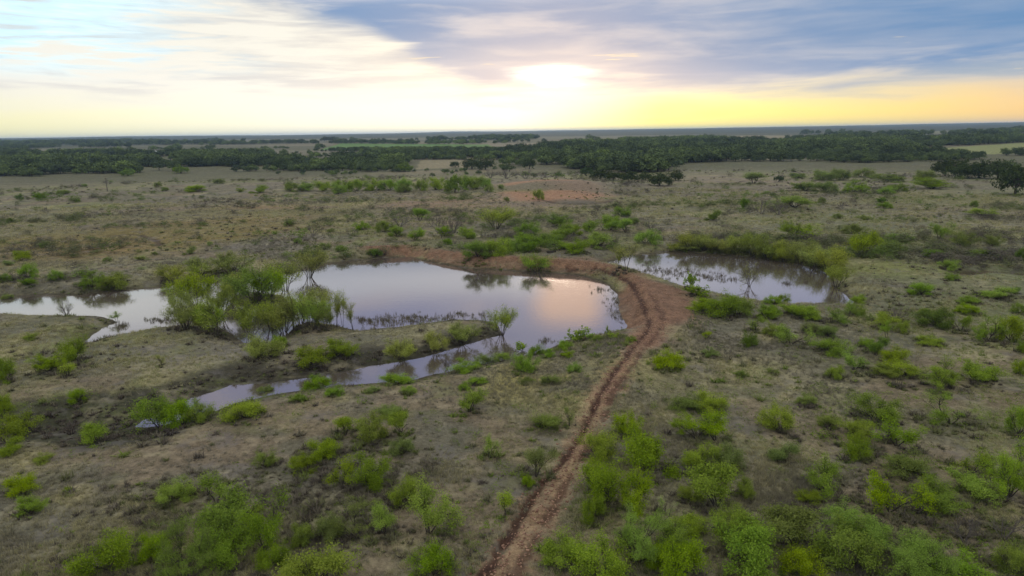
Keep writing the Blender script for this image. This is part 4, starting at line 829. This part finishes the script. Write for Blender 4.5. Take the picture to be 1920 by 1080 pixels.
def forbs():
    """fresh green seedlings and forbs"""
    X, Y, R = polar(26000, 30, 200)
    d = water_dist(X, Y); tr = near_only(X, Y, lambda x, y: seg_dist(x, y, TRACK, False), 300); ba = near_only(X, Y, lambda x, y: seg_dist(x, y, BARE), 260)
    prob = (.08 + .8*smooth(.0, .45, fbm(X/11, Y/8, 251, 4)))*(.35 + .65*smooth(-10, 40, X - .1*Y)) + .4*smooth(3, .8, d)
    k = (d > .5) & (tr > 1.6) & (ba > 1) & (RNG.random(len(X)) < prob); X, Y, d = X[k], Y[k], d[k]; n = len(X)
    w = RNG.uniform(.25, .7, n)*RNG.choice([.7, 1, 1.5], n); h = w*RNG.uniform(.4, .8, n); src = []
    for i in range(3):
        rng = np.random.default_rng(1700+i); tips = [(np.array([rng.normal(0, .28), rng.normal(0, .28), rng.uniform(.15, .9)]), np.array([0, 0, 1.])) for _ in range(14)]
        lv = leaves(rng, tips, 3, .1, .075, .5); me = mesh_data('forb', lv[0], lv[1], [M['forb']]); me.attributes.new('v', 'FLOAT', 'FACE').data.foreach_set('value', lv[2].astype(np.float32)); src.append(me)
    scatter('green_forbs', X, Y, height(X, Y, d), RNG.uniform(0, 6.28, n), np.stack([w, w, h], 1), RNG.integers(0, 3, n), RNG.random(n), src, 'small fresh green forbs and seedlings sprinkled over the pasture', 'forbs')
def clods():
    """loose red clods along the track and the bare ground"""
    rng = np.random.default_rng(77); V = []; me_l = []
    m, nt, out = new_mat('red_clod'); principled(out, cmix(NX(node('ShaderNodeObjectInfo').outputs['Random']), (.16,.082,.058), (.42,.26,.17)), .95, .1)
    for i in range(3):
        u = np.array([(a, b, c) for a in (-1, 1) for b in (-1, 1) for c in (-1, 1)], float)*rng.uniform(.5, 1.0, (8, 3))
        f = np.array([(0,1,3,2),(4,6,7,5),(0,4,5,1),(2,3,7,6),(0,2,6,4),(1,5,7,3)]); me_l.append(mesh_data('clod', u, f, [m]))
    t = rng.random(4000)*(len(TRACK)-1.01); i = t.astype(int); P = TRACK[i] + (TRACK[i+1]-TRACK[i])*(t-i)[:, None] + rng.normal(0, .75, (4000, 2))
    lo, hi = BARE.min(0), BARE.max(0); Q = rng.uniform(lo, hi, (1500, 2)); Q = Q[seg_dist(Q[:, 0], Q[:, 1], BARE) < 0]
    P = np.concatenate([P, Q]); X, Y = P[:, 0], P[:, 1]; d = water_dist(X, Y); k = (d > .8) & (np.hypot(X, Y) < 200); X, Y, d = X[k], Y[k], d[k]; n = len(X)
    s = rng.uniform(.02, .06, n)*rng.choice([1, 1, 1.5], n)
    scatter('soil_clods', X, Y, height(X, Y, d)+s*.2, rng.uniform(0, 6.28, n), np.stack([s*1.4, s, s*.7], 1), rng.integers(0, 3, n), rng.random(n), me_l, 'loose red soil clods strewn along the dirt track', 'soil')
def pond_weeds():
    rng = np.random.default_rng(78); px = []; 
    for (cx, cy, rx, ry, n) in [(1215,505,25,10,60),(1260,510,40,8,120),(1330,518,35,7,90),(1370,525,20,4,30),(790,597,80,6,150),(735,604,45,7,90),(700,600,30,5,50),(300,601,25,4,50),(230,612,14,6,30),(1150,560,14,22,45),(1125,540,14,6,20),(1165,600,8,14,20),
                                (1475,531,10,3,25),(1510,530,5,2,8),(1025,640,14,4,20),(860,590,20,5,25),(905,592,14,5,20),(1240,525,15,4,20)]:
        px.append(np.stack([cx+rng.normal(0, rx*.6, n), cy+rng.normal(0, ry*.6, n)], 1))
    P = flat(np.concatenate(px), 0); X, Y = P[:, 0], P[:, 1]; d = water_dist(X, Y); k = (d < .4) & (d > -22); X, Y = X[k], Y[k]; n = len(X)
    w = rng.uniform(.3, .8, n); h = rng.uniform(.2, .75, n)
    scatter('pond_weeds', X, Y, np.full(n, -.02), rng.uniform(0, 6.28, n), np.stack([w, w, h], 1), rng.integers(0, 3, n), rng.uniform(0, .45, n), [tuft_mesh(30+i, 7, M['weed'], .045, .7) for i in range(3)],
            'dark stalks and weeds sticking out of the pond water', 'weeds')
def woods():
    """far woodland, as masses"""
    src = []
    for i in range(5):
        rng = np.random.default_rng(1500+i); m = 16; th = rng.uniform(0, 6.283, m); ph = rng.uniform(-.2, 1, m); q = np.sqrt(np.clip(1-ph**2, 0, 1))
        c = np.stack([.40*q*np.cos(th), .40*q*np.sin(th), .42+.42*ph], 1)*rng.uniform(.75, 1.05, (m, 1)); tips = [(cc+rng.normal(0, .07, 3), np.array([0, 0, .5])) for cc in c for _ in range(4)]
        lv = leaves(rng, tips, 16, .075, .042, .8); tb = Tubes(); tb.add([[0, 0, -.05], [.02, 0, .2], [0, .03, .5]], .035, .02, 4); tv, tf = tb.get()
        me = mesh_data('wood_tree', np.concatenate([tv, lv[0]]), [tf, lv[1]+len(tv)], [M['bark'], M['wood_leaf']], mat_index=np.concatenate([np.zeros(len(tf)), np.ones(len(lv[1]))]))
        me.attributes.new('v', 'FLOAT', 'FACE').data.foreach_set('value', np.concatenate([np.zeros(len(tf)), lv[2]]).astype(np.float32)); src.append(me)
    def inpoly(X, Y, px): return seg_dist(X, Y, flat(px, 0)) < 0
    fields = [far_flat(p) for p, _ in FIELDS]
    def gen(px, spacing, hmin, hmax, thr, nx, ny, seed):
        q = far_flat(px); lo, hi = q.min(0), q.max(0); n = min(int((hi[0]-lo[0])*(hi[1]-lo[1])/spacing**2), 200000)
        X = RNG.uniform(lo[0], hi[0], n); Y = RNG.uniform(lo[1], hi[1], n)
        k = seg_dist(X, Y, q) < 0; X, Y = X[k], Y[k]
        k = fbm(X/nx, Y/ny, seed, 4) + RNG.normal(0, .03, len(X)) > thr
        for f in fields: k &= seg_dist(X, Y, f) > 3
        X, Y = X[k], Y[k]; return X, Y, RNG.uniform(hmin, hmax, len(X))*(.75 + .5*(fbm(X/60, Y/60, seed+3, 2) > 0))
    def line(px, n, hmin, hmax, jit):
        q = far_flat(px); t = RNG.random(n)*(len(q)-1.001); i = t.astype(int); P = q[i] + (q[i+1]-q[i])*(t-i)[:, None] + RNG.normal(0, jit, (n, 2))
        k = fbm(P[:, 0]/60, P[:, 1]/60, 399, 3) > -.15; P = P[k]
        return P[:, 0], P[:, 1], RNG.uniform(hmin, hmax, len(P))
    parts = [
      gen([(-260,334),(0,331),(240,331),(400,321),(520,321),(650,325),(745,327),(770,318),(760,304),(700,297),(520,293),(330,292),(150,292),(-260,290)], 5.2, 3.0, 7, .02, 60, 34, 301),
      gen([(960,302),(1010,310),(1060,317),(1130,326),(1240,330),(1290,309),(1400,306),(1500,306),(1640,310),(1700,314),(1780,320),(2200,332),(2200,286),(1900,294),(1720,294),(1712,280),(1800,273),(1700,266),(1500,266),(1300,266),(1120,270),(1000,280),(950,290)], 6.0, 3.6, 8, -.14, 70, 40, 311),
      gen([(1700,280),(1960,267),(2200,262),(2200,257),(1600,264)], 7, 5, 9, -.3, 80, 60, 321),
      gen([(640,304),(760,304),(880,302),(1000,304),(1010,288),(900,284),(640,286)], 6, 3, 6, 0, 60, 40, 331),
      gen([(-260,292),(640,292),(640,278),(-260,280)], 9, 4, 8, .26, 90, 50, 341),
      gen([(-260,276),(1000,268),(1400,264),(1950,257),(2200,252),(2200,245),(1900,245),(960,258),(-260,268)], 15, 5, 9, .14, 420, 160, 351),
      gen([(-260,330),(0,336),(250,336),(420,327),(640,331),(760,333),(900,345),(930,330),(1060,345),(1100,330),(1000,308),(760,318),(740,328),(500,322),(250,331),(-260,331)], 9, 2, 4, .15, 30, 20, 361),
      line([(-200,283),(0,280),(110,277),(230,278)], 220, 5, 9, 14), line([(400,274),(520,270),(660,269)], 200, 5, 9, 18), line([(600,285),(760,285),(950,286)], 260, 3, 6, 8),
      line([(560,271),(700,270),(800,271),(945,270)], 260, 5, 8, 14), line([(1320,266),(1450,264),(1600,262)], 220, 5, 8, 14), line([(1560,258),(1750,254),(1950,250)], 220, 6, 10, 20), line([(0,292),(300,292),(560,290),(720,292)], 160, 3, 7, 10)]
    X, Y, H = (np.concatenate(q) for q in zip(*parts))
    Z = height(X, Y, np.full(len(X), 400.)); n = len(X); W = H*RNG.uniform(1.1, 1.6, n)
    tint = np.clip(.35 + .5*fbm(X/120, Y/60, 371, 3) + RNG.normal(0, .18, n) - .25*smooth(0, 200, X)*smooth(900, 500, Y)*.4, 0, 1)
    print('wood trees', n)
    scatter('woodland', X, Y, Z, RNG.uniform(0, 6.28, n), np.stack([W, W, H*1.1], 1), RNG.integers(0, 5, n), tint, src, 'dark green woods stretching away to the horizon', 'woods')
def wood_leaf():
    m, nt, out = new_mat('wood_leaf')
    t = attr('tint', 'INSTANCER'); v = attr('v')
    c = ramp(t, [(0, (.065,.088,.042)), (.4, (.115,.155,.058)), (.7, (.165,.22,.065)), (1, (.24,.33,.075))]); c = scale_col(c, .6 + v*.8)
    d = node('ShaderNodeBsdfDiffuse'); nlink(c, d.inputs[0]); nt.links.new(d.outputs[0], out.inputs[0]); return m
M['wood_leaf'] = wood_leaf()
M['scrub'] = tuft_material('grey_scrub', [(.13,.115,.095), (.18,.16,.12), (.15,.16,.075), (.14,.19,.05), (.18,.26,.05)])
M['forb'] = tuft_material('forb', [(.13,.17,.04), (.17,.24,.035), (.22,.29,.05)])
dry_grass(); low_weeds(); forbs(); distant_scrub(); clods(); pond_weeds(); woods()

# ------------------------------------------------------------------ small made things
def simple_mat(name, c, rough=.85):
    m, nt, out = new_mat(name); p = NX(node('ShaderNodeTexCoord').outputs['Object']); principled(out, cmix(noise(p, 4.0, 4, .65), tuple(q*.7 for q in c), tuple(q*1.25 for q in c)), rough, .2); return m
def utility_pole(px, py, hpx, mat, label):
    x, y, z, t = (float(q[0]) for q in place(px, py)); h = hpx*t/F
    o = bpy.data.objects.new('utility_pole', None); col.objects.link(o); o.location = (x, y, z)
    tb = Tubes(); tb.add([[0, 0, -.3], [.02, 0, h*.5], [0.06, 0, h]], .17, .11, 8); v, f = tb.get(); mesh_obj('pole', v, f, [mat], o, True)
    tb = Tubes(); tb.add([[-.75, 0, h*.93], [0.06, .02, h*.94], [.85, 0, h*.93]], .07, .07, 4); v, f = tb.get(); mesh_obj('crossarm', v, f, [mat], o)
    return tag(o, label, 'pole', 'poles on the far pasture')
pole_m = simple_mat('weathered_pole', (.10,.085,.07)); pale_m = simple_mat('pale_pole', (.50,.48,.45))
utility_pole(201.6, 359, 25, pole_m, 'thin dark wooden pole standing on the far left plain')
utility_pole(463, 303, 14, pale_m, 'pale thin pole among the woods left of centre')
def trough():
    """a dark fallen log with a broken stub, lying behind the red shore"""
    x, y, z, t = (float(q[0]) for q in place(1034, 474)); o = bpy.data.objects.new('fallen_log', None); col.objects.link(o); o.location = (x, y, z); o.rotation_euler = (0, 0, .25)
    m = simple_mat('dark_log', (.045,.038,.032)); tb = Tubes(); tb.add([[-.95, 0, .2], [-.3, .05, .24], [.4, 0, .22], [.95, .08, .26]], .22, .17, 8); v, f = tb.get(); mesh_obj('log', v, f, [m], o, True)
    tb = Tubes(); tb.add([[.3, 0, .3], [.42, .05, .5], [.5, .05, .62]], .07, .04, 6); v, f = tb.get(); mesh_obj('branch_stub', v, f, [m], o, True)
    tag(o, 'dark log lying on the grass behind the red pond shore', 'log')
trough()
def stump():
    x, y, z, t = (float(q[0]) for q in place(322, 814)); rng = np.random.default_rng(5)
    tb = Tubes()
    for k in range(9):
        a = rng.uniform(0, 6.28); tb.add([[.12*math.cos(a), .12*math.sin(a), -.05], [.4*math.cos(a), .4*math.sin(a), rng.uniform(.1, .3)], [.7*math.cos(a), .7*math.sin(a), rng.uniform(.05, .3)]], .10, .04, 5)
    v, f = tb.get(); o = mesh_obj('brush_stump', v, f, [simple_mat('dark_stump', (.05,.04,.032))], None, True); o.location = (x, y, z)
    tag(o, 'small dark stump on bare ground just below the creek tip', 'stump')
stump()
def farmhouse(px, py, label):
    x, y, z, t = (float(q[0]) for q in place(px, py)); o = bpy.data.objects.new('farm_shed', None); col.objects.link(o); o.location = (x, y, z+1.0); o.rotation_euler = (0, 0, .3)
    w, d_, h = 5.5, 3.5, 3.0
    v = np.array([(-w,-d_,-1.5),(w,-d_,-1.5),(w,d_,-1.5),(-w,d_,-1.5),(-w,-d_,h),(w,-d_,h),(w,d_,h),(-w,d_,h),(-w,0,h+1.6),(w,0,h+1.6)], float)
    mesh_obj('wall', v, [np.array([(0,1,5,4),(2,3,7,6)]), np.array([(1,2,6,9,5),(3,0,4,8,7)])], [simple_mat('white_wall', (.72,.71,.68))], o)
    e = .35; r = np.array([(-w-e,-d_-e,h-.12),(w+e,-d_-e,h-.12),(w+e,0,h+1.68),(-w-e,0,h+1.68),(-w-e,d_+e,h-.12),(w+e,d_+e,h-.12)], float); r2 = r + np.array([0, 0, .12])
    mesh_obj('roof', np.concatenate([r, r2]), [np.array([(0,3,2,1),(3,4,5,2),(6,7,8,9),(9,8,11,10),(0,1,7,6),(4,10,11,5)])], [simple_mat('metal_roof', (.62,.63,.64), .5)], o)
    tag(o, label, 'shed')
farmhouse(293, 292, 'tiny white shed among the left woods')

# ------------------------------------------------------------------ air
def haze(density):
    hx = 15500.0; v = np.array([(a*hx, b*hx, c) for a in (-1, 1) for b in (-1, 1) for c in (-9.0, 75.0)], float)
    f = np.array([(0,1,3,2),(4,6,7,5),(0,4,5,1),(2,3,7,6),(0,2,6,4),(1,5,7,3)])
    m, nt, out = new_mat('haze'); pv = node('ShaderNodeVolumePrincipled'); pv.inputs['Color'].default_value = (.50,.72,1.0,1); pv.inputs['Density'].default_value = density; pv.inputs['Anisotropy'].default_value = 0.2
    nt.links.new(pv.outputs[0], out.inputs['Volume'])
    o = mesh_obj('haze', v, f, [m]); tag(o, 'thin blue evening haze over the far land', 'haze', kind='stuff'); return o
haze(9e-5)
